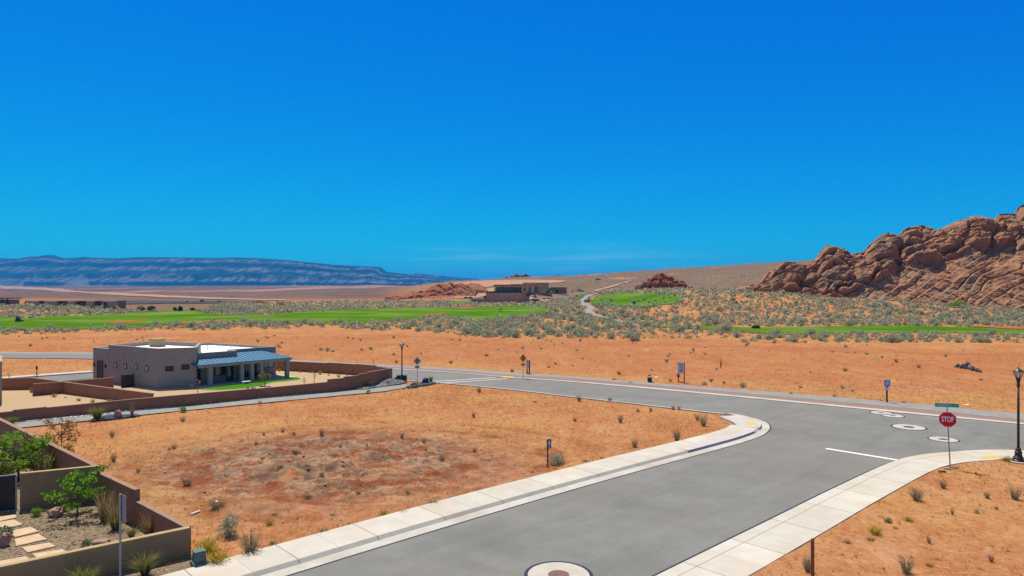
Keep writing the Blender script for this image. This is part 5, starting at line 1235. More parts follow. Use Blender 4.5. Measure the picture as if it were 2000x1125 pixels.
# ------------------------------------------------------------------ stones
def stone(rng, r, sub=2, flat=.75):
    bm = bmesh.new(); bmesh.ops.create_icosphere(bm, subdivisions=sub, radius=1)
    V = np.array([v.co[:] for v in bm.verts]); Fq = np.array([[v.index for v in f.verts] for f in bm.faces]); bm.free()
    off = rng.uniform(0, 90); n = fbm(V[:, 0] * 1.1 + off, V[:, 1] * 1.1, V[:, 2] * 1.1, o=3, s=5); V = V * (1 + .38 * n[:, None])
    V = np.sign(V) * np.abs(V) ** .85
    return V * np.array([r * rng.uniform(.8, 1.2), r * rng.uniform(.8, 1.2), r * flat]), Fq
def boulder(px, py, wpx, hpx, m, label, z=.08, seed=1, name='boulder'):
    x, y = P(px, py, z); rg = np.random.default_rng(seed); V, Fq = stone(rg, .5, 3, .5); d1_, d2_, c_ = worley(V[:, 0] * 3.2 + seed, V[:, 1] * 3.2, V[:, 2] * 3.2, seed); V = V * (1 + .30 * (c_ - .5) + .12 * fbm(V[:, 0] * 9, V[:, 1] * 9, V[:, 2] * 9, o=3, s=seed))[:, None]
    V[:, 0] *= wpx * y / F / np.ptp(V[:, 0]); V[:, 1] *= wpx * y / F / np.ptp(V[:, 1]) * .8; V[:, 2] *= hpx * y / F / np.ptp(V[:, 2]) * 1.25
    V[:, 2] -= V[:, 2].min() + .2 * np.ptp(V[:, 2])
    o = npmesh(name, V, Fq, M[m]); o.location = (x, y, z); return tag(o, label, 'boulder')
boulder(110, 1008, 30, 18, 'rockpink', 'pink boulder between two low green bushes in the yard', seed=2); boulder(198, 1066, 34, 14, 'rockpink', 'flat pink boulder behind the front garden wall', seed=3)
boulder(6, 1066, 28, 26, 'rockpink', 'pink boulder beside the stepping stones at the left edge', seed=4); boulder(230.5, 816, 14, 16, 'rockpink', 'pale pink boulder standing in the dark rock bed by the trail', .1, 5)
boulder(831.5, 749, 14, 12.5, 'rockblue', 'dark blue pointed boulder at the street corner', .1, 6); boulder(808, 754, 12, 10, 'rockpink', 'pale boulder under the back of the diamond sign', .1, 7)
boulder(495, 760, 9, 4, 'rockdark', 'low dark rock at the lawn edge by the red shrub', .1, 8)
def stones(name, poly, n, r0, r1, m, label, z=.09, heap=0, seed=1):
    rg = np.random.default_rng(seed); p = np.array(poly); X, Y = [], []
    while len(X) < n:
        x, y = rg.uniform(p[:, 0].min(), p[:, 0].max(), 400), rg.uniform(p[:, 1].min(), p[:, 1].max(), 400); k = inside(p, x, y); X += list(x[k]); Y += list(y[k])
    pr_ = [stone(rg, 1, 1) for _ in range(8)]; L = []
    dist = -sdf(p, np.array(X[:n]), np.array(Y[:n]))
    for i in range(n):
        v, f = pr_[i % 8]; s = rg.uniform(r0, r1); L.append((v * s + np.array([X[i], Y[i], z + s * .25 + heap * min(1, dist[i] / 1.2) * rg.uniform(.3, 1)]), f))
    o = npmesh(name, *merge(*L), M[m]); return tag(o, label, name.replace('_', ' '), kind='stuff')
M['rockgrey'] = mat('grey_cobble', (.09, .09, .095), (.24, .235, .23), 1.2, .9, island=.4)
stones('rock_bed', [P(690, 763), P(708, 756), P(722, 750), P(745, 744.5), P(772, 743.5), P(793, 748), P(780, 753), P(740, 759), P(712, 763)], 900, .07, .19, 'rockgrey', 'bed of grey cobbles beside the lamp and wall end', .06, .25, 3)
stones('rock_bed', [P(792, 758.5), P(812, 753), P(838, 748), P(853, 749.5), P(845, 752), P(815, 757.5), P(800, 760)], 420, .06, .15, 'rockblue', 'dark blue gravel bed around the street corner boulder', .08, .05, 5)
stones('rock_bed', [P(176, 826), P(188, 819), P(215, 814), P(262, 812.5), P(276, 814), P(250, 818), P(215, 822)], 420, .05, .12, 'rockblue', 'dark rock bed around the pale boulder on the trail', .08, .04, 7)
stones('pebbles', [P(25, 829), P(140, 819.5), P(250, 806.5), P(500, 782), P(640, 768.5), P(640, 767), P(500, 780.5), P(250, 804.5), P(25, 827.5)], 900, .03, .085, 'white_pebble' if 'white_pebble' in M else 'rockgrey', 'line of pale pebbles at the foot of the long wall', .09, 0, 9)
stones('pebbles', inset(yardp[:4] + [(-24.6, 30)], .25), 2600, .018, .045, 'pebble' if 'pebble' in M else 'rockgrey', 'loose pebbles over the yard gravel', .075, 0, 11)
rg = np.random.default_rng(9); L = []
for i in range(150):
    t_ = rg.uniform(-1, 1); x, y = P(1891 + 17 * t_, 723 + 3.5 * t_); x += rg.normal() * .12; y += rg.normal() * .5; v, f = stone(rg, 1, 1); s = rg.uniform(.06, .19); L.append((v * s + np.array([x, y, gh(x, y) + s * .3 + rg.uniform(0, .4) * math.exp(-((t_ + .45) / .35) ** 2) + rg.uniform(0, .12)]), f))
o = npmesh('rubble_pile', *merge(*L), M['rockdark']); tag(o, 'pile of black rubble on the far orange lot at right', 'rubble pile', kind='stuff')
rg = np.random.default_rng(19); L = []; prc = [stone(rg, 1, 1) for _ in range(8)]
for i in range(1500):
    x, y = mound_c[0] + rg.normal() * 6.5, mound_c[1] + rg.normal() * 4.2; v, f = prc[i % 8]; s_ = .012 + .05 * rg.uniform() ** 3; L.append((v * s_ + np.array([x, y, gh(x, y) + s_ * .2]), f))
M['clod'] = mat('dirt_clod', (.34, .13, .06), (.46, .28, .18), 1.5, .98, island=.35)
o = npmesh('dirt_clods', *merge(*L), M['clod']); tag(o, 'dirt clods over the churned grey soil patch in the corner lot', 'dirt clods', kind='stuff')
# ------------------------------------------------------------------ lettering
def letters(parent, txt, size, loc, mat_, rx=R(90), rz=0, name='lettering', bold=.0, sx=1.0):
    cu = bpy.data.curves.new(name, 'FONT'); cu.body = txt; cu.size = size; cu.align_x = 'CENTER'; cu.align_y = 'CENTER'; cu.extrude = .002; cu.offset = bold
    tmp = bpy.data.objects.new('tmp', cu); COL.objects.link(tmp)
    bpy.context.view_layer.update()
    me = bpy.data.meshes.new_from_object(tmp.evaluated_get(bpy.context.evaluated_depsgraph_get())); bpy.data.objects.remove(tmp)
    me.materials.clear(); o = link_mesh(name, me, mat_, parent); o.location = loc; o.rotation_euler = (rx, 0, rz); o.scale = (sx, 1, 1); return o

# ------------------------------------------------------------------ stop sign with street names
x, y = P(1856, 915, .1)
face = math.atan2(x, y) * 0 - .62                       # looks back along the near street
ss = thing('stop_sign', 'red stop sign with two green street name blades on a leaning steel pole', 'stop sign', (x, y, .08), -.55); ss.rotation_euler = (0, R(-2.6), -.55)
MB().box((0, 0, 1.62), (.055, .04, 3.26)).build('pole', M['steel'], ss, bevel=.006)
def octagon(r, y0, y1):
    m = MB(); n = 8; v = []
    for yy in (y0, y1):
        for k in range(n): a = math.pi / 8 + k * math.pi / 4; v.append((r * math.cos(a), yy, 2.43 + r * math.sin(a)))
    return m.add(v, [tuple(range(8)), tuple(range(8, 16))[::-1]] + [(k, k + 8, (k + 1) % 8 + 8, (k + 1) % 8) for k in range(8)])
pan = octagon(.395, -.028, -.024).build('sign_panel', M['white'], ss)
octagon(.378, -.0315, -.0285).build('red_face', M['red'], pan)
letters(pan, 'STOP', .36, (0, -.0325, 2.43), M['white'], bold=.010, sx=.60)
for q in (.33, -.33): MB().tube([(0, -.03, 2.43 + q), (0, -.042, 2.43 + q)], .014, 8).build('bolt', M['steel'], pan)
b1 = MB().box((0, -.01, 3.13), (1.02, .012, .185)).build('street_name_blade', M['green_sign'], ss, bevel=.003)
letters(b1, 'Cottrel Story', .125, (-.11, -.0185, 3.13), M['white'], sx=.9); letters(b1, 'Blvd', .06, (.42, -.0185, 3.16), M['white'])
b2 = MB().box((.0, .0, 2.945), (.012, .72, .165)).build('street_name_blade', M['green_sign'], ss, bevel=.003)
letters(b2, 'Story Way', .10, (-.0085, 0, 2.945), M['white'], rz=R(-90), sx=.9)
MB().box((0, 0, 3.03), (.03, .03, .10)).build('blade_bracket', M['steel'], ss)
for px, py, lab in ((1840, 924, 'black piece of scrap lying near the stop sign base'), (1850, 918, 'grey flat plate lying at the stop sign base')):
    x, y = P(px, py, .08); t = MB().box((0, 0, .02), (.34, .10, .04)).box((.06, .02, .035), (.16, .06, .03)).build('scrap', M['black' if 'black' in lab else 'steel'], bevel=.01); t.location = (x, y, gh(x, y) + .03); t.rotation_euler = (.1, .05, -.2); tag(t, lab, 'scrap')

# ------------------------------------------------------------------ street lamps
def lamp(px, py, h, label, sc=1.0, pad=True):
    x, y = P(px, py, .1); t = thing('street_lamp', label, 'street lamp', (x, y, .1), .3, 'ornate street lamps'); s = h
    if pad: MB().lathe([(.42, -.12), (.42, .06), (.40, .075)], 24).build('concrete_footing', M['sidewalk_plain'], t)
    z = .07 if pad else 0
    MB().lathe([(.27, z), (.27, z + .06), (.22, z + .10), (.235, z + .18), (.17, z + .27), (.155, z + .42), (.175, z + .46), (.13, z + .52), (.12, z + .62), (.09, z + .66)], 16).build('base', M['bronze'], t, smooth=False)
    MB().lathe([(.064, z + .6), (.058, s * .5), (.050, s * .80)], 14).build('pole', M['bronze'], t, smooth=True)
    nk = MB().lathe([(.050, s * .80), (.078, s * .805), (.085, s * .815), (.066, s * .83), (.075, s * .85), (.105, s * .88), (.115, s * .885), (.115, s * .892)], 14); nk.build('neck', M['bronze'], t)
    hd = thing('lantern', None, None); hd.parent = t; bpy.data.objects.remove(hd)
    zb, zt = s * .892, s * .958
    fr = MB()
    for k in range(6):
        a = k * math.pi / 3; fr.tube([(.105 * math.cos(a), .105 * math.sin(a), zb), (.225 * math.cos(a), .225 * math.sin(a), zt)], .014, 5)
    fr.lathe([(.235, zt), (.245, zt + .015), (.235, zt + .03)], 6)
    fro = fr.build('lantern_frame', M['bronze'], t)
    MB().lathe([(.092, zb + .005), (.205, zt - .004)], 6).build('lantern_glass', M['glass_lamp'], t)
    MB().lathe([(.25, zt + .032), (.18, zt + .075), (.11, zt + .13), (.05, zt + .165), (.03, zt + .17), (.04, zt + .19), (.035, zt + .215), (.012, zt + .24), (.008, zt + .27)], 12).build('lantern_cap', M['bronze'], t)
    return t
lamp(1989, 903, 4.83, 'dark bronze street lamp standing on the near corner at the right edge')
lamp(785, 745.5, 3.72, 'dark street lamp behind the stone box at the wall end', pad=False)
x, y = P(783.5, 745, .1); t = thing('stone_planter', 'dark stone box block at the foot of the street lamp', 'stone box', (x, y + .35, .08), -.05)
MB().box((0, 0, .26), (.92, .5, .52)).build('body', M['rockdark'], t, bevel=.03); MB().box((0, 0, .55), (.98, .56, .05)).build('lid', M['bronze'], t, bevel=.01)
x, y = P(773, 743.5, .1); t = thing('utility_box', 'small grey green box left of the dark stone box', 'utility box', (x, y, .08)); MB().box((0, 0, .16), (.25, .3, .32)).build('housing', M['utility'], t, bevel=.02); MB().box((0, 0, .335), (.28, .33, .03)).build('lid', M['utility'], t)

# ------------------------------------------------------------------ road signs and boards
def diamond(px, py, zc, r, facem, backm, label, rz, front, ph):
    x, y = P(px, py, .05); t = thing('warning_sign', label, 'road sign', (x, y, 0), rz, 'pedestrian crossing signs')
    MB().box((0, 0, zc / 2 + .18), (.05, .04, zc + .4)).build('post', M['steel'], t)
    m = MB()
    def dia(mm, r, y0, y1): mm.add([(0, y0, zc - r), (r, y0, zc), (0, y0, zc + r), (-r, y0, zc), (0, y1, zc - r), (r, y1, zc), (0, y1, zc + r), (-r, y1, zc)], [(0, 1, 2, 3), (7, 6, 5, 4), (0, 4, 5, 1), (1, 5, 6, 2), (2, 6, 7, 3), (3, 7, 4, 0)])
    dia(m, r, -.035, -.03); p = m.build('sign_panel', facem, t)
    mb = MB(); dia(mb, r * .98, -.0295, -.022); mb.build('sign_back', backm, t)
    f = MB()
    if front:
        k = r / .5
        f.lathe([(.055 * k, -.004), (.055 * k, .0)], 12)
        fig = [((0, .27), (0, .34)), ((0, .03), (0, .22)), ((-.02, .03), (-.14, -.25)), ((.02, .03), (.12, -.25)), ((0, .2), (.13, .04)), ((0, .2), (-.12, .06))]
        f = MB()
        for (a, c), w in zip(fig, (.055, .06, .04, .04, .03, .03)):
            f.tube([(a[0] * k, -.038, zc + a[1] * k), (c[0] * k, -.038, zc + c[1] * k)], w * k, 6)
        f.build('walker_symbol', M['glyph'], p)
        rm = MB()
        for s_ in (1, -1):
            for q in (1, -1): rm.tube([(0, -.037, zc + q * r * .9), (s_ * r * .9, -.037, zc)], .012, 4)
        rm.build('black_border', M['glyph'], p)
    pl = MB().box((0, -.033, zc - r - ph), (.62 * r / .5 * .95, .006, .30 * r / .5)).build('plaque', facem, t)
    MB().box((0, -.0265, zc - r - ph), (.62 * r / .5 * .93, .006, .29 * r / .5)).build('plaque_back', backm, t)
    if front: MB().tube([(.14, -.038, zc - r - ph + .06), (-.12, -.038, zc - r - ph - .06)], .018, 4).add([(-.17, -.038, zc - r - ph - .085), (-.06, -.038, zc - r - ph - .075), (-.11, -.038, zc - r - ph + .02)], [(0, 1, 2)]).build('arrow', M['glyph'], pl)
    return t
d_ = P(1021, 738)[1]; diamond(1021.5, 738, CH - (698.8 - CY) * d_ / F, .40, M['yellow_sign'], M['sign_back'], 'yellow diamond pedestrian crossing sign with an arrow plaque', .35, True, .24)
d_ = P(816, 744)[1]; diamond(815, 744.3, CH - (704 - CY) * d_ / F, .38, M['yellow_sign'], M['sign_back'], 'back of a diamond crossing sign, blue shade painted on, beside the dark boulder', math.pi + .25, True, .20)
def board(px, py, ptop, pbot, wpx, label, rz, m_, tall=True):
    x, y = P(px, py, .08); s = y / F; t = thing('info_board', label, 'notice board', (x, y, .05), rz, 'white boards on two dark posts'); w = wpx * s
    zt = CH - (ptop - CY) * s - .05; zb = CH - (pbot - CY) * s - .05
    for q in (-1, 1): MB().box((q * (w / 2 - .04), .03, (zt + .05) / 2 - .1), (.09, .09, zt + .25)).build('post', M['darkwood'], t)
    MB().box((0, .03, .03), (w - .17, .06, .06)).build('bottom_rail', M['darkwood'], t)
    p = MB().box((-.03, -.03, (zt + zb) / 2), (w - .04, .02, zt - zb)).build('panel', m_, t)
    gl = MB(); H_ = zt - zb
    gl.box((-w * .2, -.042, zb + H_ * .88), (w * .45, .004, H_ * .06)); gl.box((w * .22, -.042, zb + H_ * .80), (w * .2, .004, H_ * .05))
    for k in range(10):
        a0, a1 = k * .628, (k + 1) * .628; gl.tube([(w * .17 * math.cos(a0), -.042, zb + H_ * .62 + w * .2 * math.sin(a0)), (w * .17 * math.cos(a1), -.042, zb + H_ * .62 + w * .2 * math.sin(a1))], .014, 4)
    for k in range(3): gl.box((-.02, -.042, zb + H_ * (.34 - .09 * k)), (w * (.6 - .1 * k), .004, H_ * .03))
    gl.build('print', M['glyph'], p); return t
board(1330.7, 746, 708.5, 729, 13, 'larger white board on two dark posts, right of the walker sign', -.25, M['board_face'])
board(1031.4, 730, 704, 720, 7.5, 'narrow white board tinted with blue shade on two dark posts, right behind the walker sign', -.75, M['board_face'])
x, y = P(1732.5, 784.5, .08); t = thing('lot_sign', 'small blue and white sign on a single dark post by the far path', 'lot sign', (x, y, .05), -.1); s = y / F
MB().box((0, .02, .62), (.10, .08, 1.40)).build('post', M['darkwood'], t)
p = MB().box((0, -.035, (784.5 - 747.5) * s), (.46, .02, .54)).build('panel', M['board_blue'], t); MB().box((-.06, -.03, (784.5 - 759) * s), (.22, .02, .2)).build('small_plate', M['board_face'], t)
g_ = MB().box((0, -.047, 1.42), (.3, .004, .05)).box((.02, -.047, 1.53), (.12, .004, .12)).box((0, -.047, 1.66), (.3, .004, .04)); g_.build('print', M['white'], p)
x, y = P(1069.7, 907.5, .1); t = thing('lot_sign', 'navy lot sign with a pale figure on a thin wooden stake in the corner lot', 'lot sign', (x, y, gh(x, y)), .62); s = y / F
MB().box((0, 0, .62), (.055, .055, 1.30)).build('stake', M['wood'], t)
p = MB().box((.05, -.04, 1.18), (.26, .02, .46)).build('panel', M['navy'], t); MB().box((.05, -.052, 1.21), (.11, .004, .22)).box((.07, -.052, 1.33), (.06, .004, .05)).box((.05, -.052, 1.03), (.08, .004, .07)).build('print', M['board_face'], p)
x, y = P(72, 737.5, .08); t = thing('lot_sign', 'tiny purple sign on a stake in the lot by the side street', 'lot sign', (x, y, .05), 0); MB().box((0, 0, .6), (.05, .05, 1.2)).build('stake', M['darkwood'], t); MB().box((0, -.03, 1.0), (.2, .02, .34)).build('panel', M['navy'], t)
x, y = P(1587, 1128, .08); t = thing('wooden_post', 'weathered wooden post with a narrow board at the bottom right', 'post', (x, y, 0), .5); MB().box((0, 0, .62), (.075, .075, 1.32)).build('post', M['wood'], t, bevel=.006); MB().box((-.055, -.03, 1.02), (.06, .05, .46)).build('board', M['darkwood' if False else 'wood'], t)
x, y = P(235, 1137, .08); t = thing('street_sign', 'grey street sign seen almost edge on, on a steel pole at bottom left', 'road sign', (x, y, 0), 0)
MB().box((0, 0, 1.36), (.05, .05, 2.78)).build('pole', M['steel'], t, bevel=.005); a_ = -1.02
p = MB().box((.09, -.03, 2.34), (.44, .008, .80), -.66).build('sign_panel', M['steel'], t); MB().box((.06, .005, 2.34), (.05, .02, .78), -.66).build('bracket', M['steel'], p)
# utility pedestal
x, y = P(389, 1103, .09); t = thing('utility_pedestal', 'green utility box on a wider base at the yard wall corner', 'utility box', (x, y, .08), .68)
MB().box((0, 0, .07), (.46, .46, .15)).build('base', M['utility'], t, bevel=.012); MB().add([(-.19, -.19, .15), (.19, -.19, .15), (.19, .19, .15), (-.19, .19, .15), (-.155, -.155, .44), (.155, -.155, .44), (.155, .155, .44), (-.155, .155, .44)], [(0, 3, 2, 1), (4, 5, 6, 7), (0, 1, 5, 4), (1, 2, 6, 5), (2, 3, 7, 6), (3, 0, 4, 7)]).build('housing', M['utility'], t, bevel=.01)
MB().box((0, 0, .465), (.36, .36, .045)).build('lid', M['utility'], t, bevel=.012)
x, y = P(373, 1090, .09); t = MB().box((0, 0, .012), (.34, .22, .03)).box((0, 0, .03), (.28, .16, .012)).build('ground_hatch', M['utility'], bevel=.006); t.location = (x, y, .09); t.rotation_euler = (0, 0, .6); tag(t, 'flat green ground lid left of the green utility box', 'ground lid')
x, y = P(423.5, 989, .05); t = MB().tube([(0, 0, -.1), (0, 0, .17)], .055, 14).tube([(0, 0, .17), (0, 0, .21)], .065, 14).build('standpipe', M['white']); t.location = (x, y, gh(x, y)); tag(t, 'short white capped pipe standing in a dry shrub', 'pipe')
a, c = P(372, 1002, .1), P(390, 994, .1); t = MB().tube([(a[0], a[1], gh(*a) + .03), (c[0], c[1], gh(*c) + .03)], .04, 8).build('loose_pipe', M['white']); tag(t, 'white pipe lying on the dirt left of the standpipe', 'pipe')
x, y = P(1269, 744, .08); t = thing('utility_box', 'small dark utility box left of the larger white board', 'utility box', (x, y, .05), -.4); MB().box((0, 0, .18), (.38, .34, .38)).build('housing', M['rockdark'], t, bevel=.02); MB().box((0, 0, .39), (.41, .37, .04)).build('lid', M['steel'], t)
for px, py, lab in ((1282, 736.5, 'white scrap lying right of the small dark box'), (1889, 790, 'pale crumpled scrap on the slope above the far path')):
    x, y = P(px, py, .1); rg = np.random.default_rng(px); V, Fq = stone(rg, .14, 2, .4); o = npmesh('litter', V, Fq, M['white']); o.location = (x, y, gh(x, y) + .03); tag(o, lab, 'litter')
x, y = P(729, 717, .1); t = thing('bollard_light', 'thin path light with a pale arm beyond the compound wall', 'path light', (x, y, .05), 0); MB().tube([(0, 0, 0), (0, 0, .95)], .03, 6).build('post', M['darkwood'], t); MB().box((.12, 0, .93), (.26, .05, .05)).build('arm', M['white'], t)

# ------------------------------------------------------------------ people (one continuous skin each)
def person(x, y, z, label, rz, cols, h=1.75, pose=0, sc=1.0):
    """cols: skin, shirt, trousers"""
    k = h / 1.75
    J = [(0, 0, .95, .13), (0, 0, 1.18, .125), (0, 0, 1.40, .135), (0, 0, 1.50, .06), (0, -.02, 1.58, .075), (0, -.02, 1.66, .10), (0, -.01, 1.735, .06)]
    E = [(0, 1), (1, 2), (2, 3), (3, 4), (4, 5), (5, 6)]
    def add(par, *pts):
        for p in pts: J.append(p); E.append((par, len(J) - 1)); par = len(J) - 1
    st = .10 if pose else .02
    add(0, (.10, 0, .88, .095), (.11, -st, .48, .065), (.11, -st * .6, .09, .045), (.11, -.13 - st, .04, .04)); add(0, (-.10, 0, .88, .095), (-.11, st, .48, .065), (-.11, st * 1.6, .09, .045), (-.11, -.11 + st * 1.6, .04, .04))
    add(2, (.19, 0, 1.40, .062), (.25, .02, 1.13, .045), (.20, -.18, .92, .034), (.18, -.24, .86, .03)); add(2, (-.19, 0, 1.40, .062), (-.25, .02, 1.13, .045), (-.20, -.15, .92, .034), (-.18, -.21, .86, .03))
    me = bpy.data.meshes.new('person'); me.from_pydata([(a * k, b * k, c * k) for a, b, c, r in J], E, []); me.update()
    o = bpy.data.objects.new('person', me); COL.objects.link(o)
    sk = o.modifiers.new('skin', 'SKIN'); sk.use_smooth_shade = True
    for v, j in zip(me.skin_vertices[0].data, J): v.radius = (j[3] * k, j[3] * k * .85)
    me.skin_vertices[0].data[0].use_root = True
    su = o.modifiers.new('sub', 'SUBSURF'); su.levels = 1; su.render_levels = 1
    m = bpy.data.materials.new('person_cloth'); m.use_nodes = True; N = m.node_tree.nodes; L = m.node_tree.links; b = N['Principled BSDF']; b.inputs['Roughness'].default_value = .9
    sp = N.new('ShaderNodeSeparateXYZ'); L.new(N.new('ShaderNodeTexCoord').outputs['Object'], sp.inputs[0]); dv = N.new('ShaderNodeMath'); dv.operation = 'DIVIDE'; dv.inputs[1].default_value = 1.9 * k; L.new(sp.outputs[2], dv.inputs[0])
    cr = N.new('ShaderNodeValToRGB'); cr.color_ramp.interpolation = 'CONSTANT'; e = cr.color_ramp.elements
    e[0].position = 0; e[0].color = (.05, .04, .04, 1); e[1].position = .05; e[1].color = (*cols[2], 1)
    for p_, c_ in ((.515, cols[1]), (.80, cols[0]), (.905, (.06, .04, .03))): q = e.new(p_); q.color = (*c_, 1)
    L.new(dv.outputs[0], cr.inputs[0]); L.new(cr.outputs[0], b.inputs['Base Color']); me.materials.append(m)
    o.location = (x, y, z); o.rotation_euler = (0, 0, rz); return tag(o, label, 'person')
sk_ = (.35, .20, .13)
for px, py, lab, c_, rz in ((975.0, 610.3, 'person in pale grey shirt standing on the green, left of the pair', (sk_, (.45, .48, .55), (.05, .05, .07)), .6), (979.2, 610.8, 'person in dark clothes standing on the green, right of the pair', (sk_, (.06, .06, .05), (.10, .12, .05)), -.5)):
    p = at(px, py); person(p.x, p.y, p.z + .16, lab, rz, c_)
for px, py, lab, c_, rz in ((1131, 594.2, 'person in brown clothes beside the cart path, left of the pair', (sk_, (.10, .07, .05), (.12, .09, .06)), .3), (1134.3, 594.5, 'person in grey green top beside the cart path, right of the pair', (sk_, (.25, .32, .28), (.25, .16, .10)), -.2)):
    p = at(px, py); person(p.x, p.y, p.z + .1, lab, rz, c_, 1.8, 1)

# ------------------------------------------------------------------ vehicles on the course
def wheels(t, pts, r, w, ax='y'):
    for q in pts:
        m = MB(); d = Vector((0, w / 2, 0)); m.tube([Vector(q) - d, Vector(q) + d], r, 14); o = m.build('wheel', M['rubber'], t); m2 = MB(); m2.tube([Vector(q) - d * 1.06, Vector(q) + d * 1.06], r * .5, 10); m2.build('rim', M['steel'], o)
p = at(518.5, 633.6); t = thing('golf_cart', 'blue golf cart parked on the near edge of the fairway', 'golf cart', (p.x, p.y, p.z + .15), .35)
MB().add([(-1.15, -.55, .3), (1.15, -.55, .3), (1.15, .55, .3), (-1.15, .55, .3), (-1.2, -.55, .62), (-.6, -.55, .80), (-.55, -.55, .42), (.35, -.55, .42), (.4, -.55, .72), (1.15, -.55, .72), (-1.2, .55, .62), (-.6, .55, .80), (-.55, .55, .42), (.35, .55, .42), (.4, .55, .72), (1.15, .55, .72)],
         [(0, 3, 2, 1), (0, 1, 9, 8, 7, 6, 5, 4), (3, 10, 11, 12, 13, 14, 15, 2), (4, 5, 11, 10), (5, 6, 12, 11), (6, 7, 13, 12), (7, 8, 14, 13), (8, 9, 15, 14), (0, 4, 10, 3), (1, 2, 15, 9)]).build('body', M['cartblue'], t, bevel=.03)
MB().box((.2, 0, .78), (.5, 1.0, .14)).box((.42, 0, 1.0), (.12, 1.0, .45)).build('seat', M['black'], t, bevel=.02); MB().box((.05, 0, 1.66), (1.75, 1.15, .07)).build('roof', M['cartblue'], t, bevel=.03)
for a, c in ((-.72, .5), (-.72, -.5), (.8, .5), (.8, -.5)): MB().tube([(a, c, .7), (a * .95, c, 1.64)], .02, 6).build('roof_post', M['black'], t)
wheels(t, [(-.8, .5, .22), (-.8, -.5, .22), (.8, .5, .22), (.8, -.5, .22)], .22, .18)
p = at(38, 629.2); t = thing('mower', 'dark ride on mower driving on the fairway at far left', 'mower', (p.x, p.y, p.z + .15), .1)
MB().box((-.25, 0, .62), (.95, .8, .5)).box((-.55, 0, 1.0), (.35, .6, .5)).build('body', M['cartblue'], t, bevel=.05); MB().box((.55, 0, .3), (.6, 1.3, .2)).build('cutting_deck', M['black'], t, bevel=.04); MB().box((.05, 0, .95), (.35, .5, .1)).box((-.13, 0, 1.15), (.1, .5, .4)).build('seat', M['black'], t); MB().box((.42, 0, .95), (.08, .3, .35)).build('steering_console', M['yellow_bloom'] if False else M['yellow_sign'], t)
wheels(t, [(-.5, .5, .33), (-.5, -.5, .33)], .33, .25); wheels(t, [(.35, .45, .22), (.35, -.45, .22)], .22, .18)
def car(px, py, label, rz, m_, sc=1.0):
    p = at(px, py); t = thing('parked_car', label, 'car', (p.x, p.y, p.z + .28), rz); t.scale = (sc,) * 3
    pr_ = [(-2.2, .35), (2.2, .35), (2.25, .75), (1.2, .92), (.55, 1.42), (-1.2, 1.45), (-1.95, .98), (-2.25, .9)]
    V = [(a, -.85, b) for a, b in pr_] + [(a, .85, b) for a, b in pr_]; n = len(pr_)
    MB().add(V, [tuple(range(n)), tuple(range(n, 2 * n))[::-1]] + [(i, n + i, n + (i + 1) % n, (i + 1) % n) for i in range(n)]).build('body', m_, t, bevel=.08)
    MB().add([(1.13, -.7, .95), (.58, -.66, 1.37), (.58, .66, 1.37), (1.13, .7, .95)], [(0, 3, 2, 1)]).build('windscreen', M['glass'], t).location = (.05, 0, .03)
    MB().add([(-1.88, -.7, 1.0), (-1.28, -.66, 1.40), (-1.28, .66, 1.40), (-1.88, .7, 1.0)], [(0, 1, 2, 3)]).build('rear_window', M['glass'], t).location = (-.05, 0, .03)
    for s_ in (-1, 1): MB().box((-.35, s_ * .855, 1.15), (1.7, .02, .34)).build('side_window', M['glass'], t)
    wheels(t, [(1.4, .75, .33), (1.4, -.75, .33), (-1.4, .75, .33), (-1.4, -.75, .33)], .33, .24); return t
car(1147, 592, 'dark blue car driving on the winding cart path', 1.2, M['carblue'], 1.0)
car(1135.5, 571, 'pale blue roofed car by the green bushes right of the clubhouse', .2, M['sign_back'], 1.1); car(1181, 572.6, 'dark parked car where the cart path ends', .1, M['carblue'], 1.0); car(1168, 547.5, 'tiny dark car on the far slope road', .1, M['carblue'], 1.6)
car(911, 584, 'dark parked car at the left end of the clubhouse wall', .1, M['carblue'], 1.0); car(920, 584, 'dark pickup sized car nearest the clubhouse terrace', .15, M['black'], 1.05)
p = at(1238.5, 600.5); t = thing('tee_marker', 'small blue marker sign among sage on the tee lawn', 'marker sign', (p.x, p.y, p.z), 0); MB().tube([(0, 0, 0), (0, 0, 1.5)], .06, 6).build('post', M['darkwood'], t); MB().box((0, -.05, 1.6), (1.0, .06, .75)).build('panel', M['carblue' if False else 'cartblue'], t)

# ------------------------------------------------------------------ clubhouse and other far buildings
def bx_px(x0, x1, yt, yb, d, depth):
    a = Pd(x0, yb, d); b = Pd(x1, yt, d); return ((a.x + b.x) / 2, d + depth / 2, (a.z + b.z) / 2), (b.x - a.x, depth, b.z - a.z)
CLB = thing('clubhouse', 'tan flat roofed clubhouse on a terrace beyond the green', 'clubhouse', (0, 425, 0), world=True)
def cpart(name, m_, x0, x1, yt, yb, d=420, depth=12, par=None): return MB().box(*bx_px(x0, x1, yt, yb, d, depth)).build(name, m_, par or CLB)
cpart('terrace_wall', M['building'], 949, 1034, 571, 592, 419, 22); cpart('low_wall', M['building_dark'], 918, 1006, 584, 593, 412, 1)
w1 = cpart('wing_wall', M['building'], 967, 1021, 560, 571, 424, 12); cpart('roof', M['building_dark'], 963.5, 1022, 555.8, 559.4, 420, 17)
w2 = cpart('tall_wall', M['building'], 1021.5, 1072, 552.6, 576, 421, 14); cpart('parapet_cap', M['tan_cap'], 1021, 1072.5, 552, 553, 420.8, 14.4)
cpart('low_wing_wall', M['building'], 1019, 1043, 558.3, 572, 417, 4); cpart('side_wing_wall', M['building_dark'], 1075.5, 1107, 561, 574, 423, 10); cpart('link_wall', M['glass_blue'], 1072.3, 1075.3, 563, 573, 424, 5)
cpart('terrace_railing', M['dark'], 949.5, 1033, 569, 571.6, 418.8, .2)
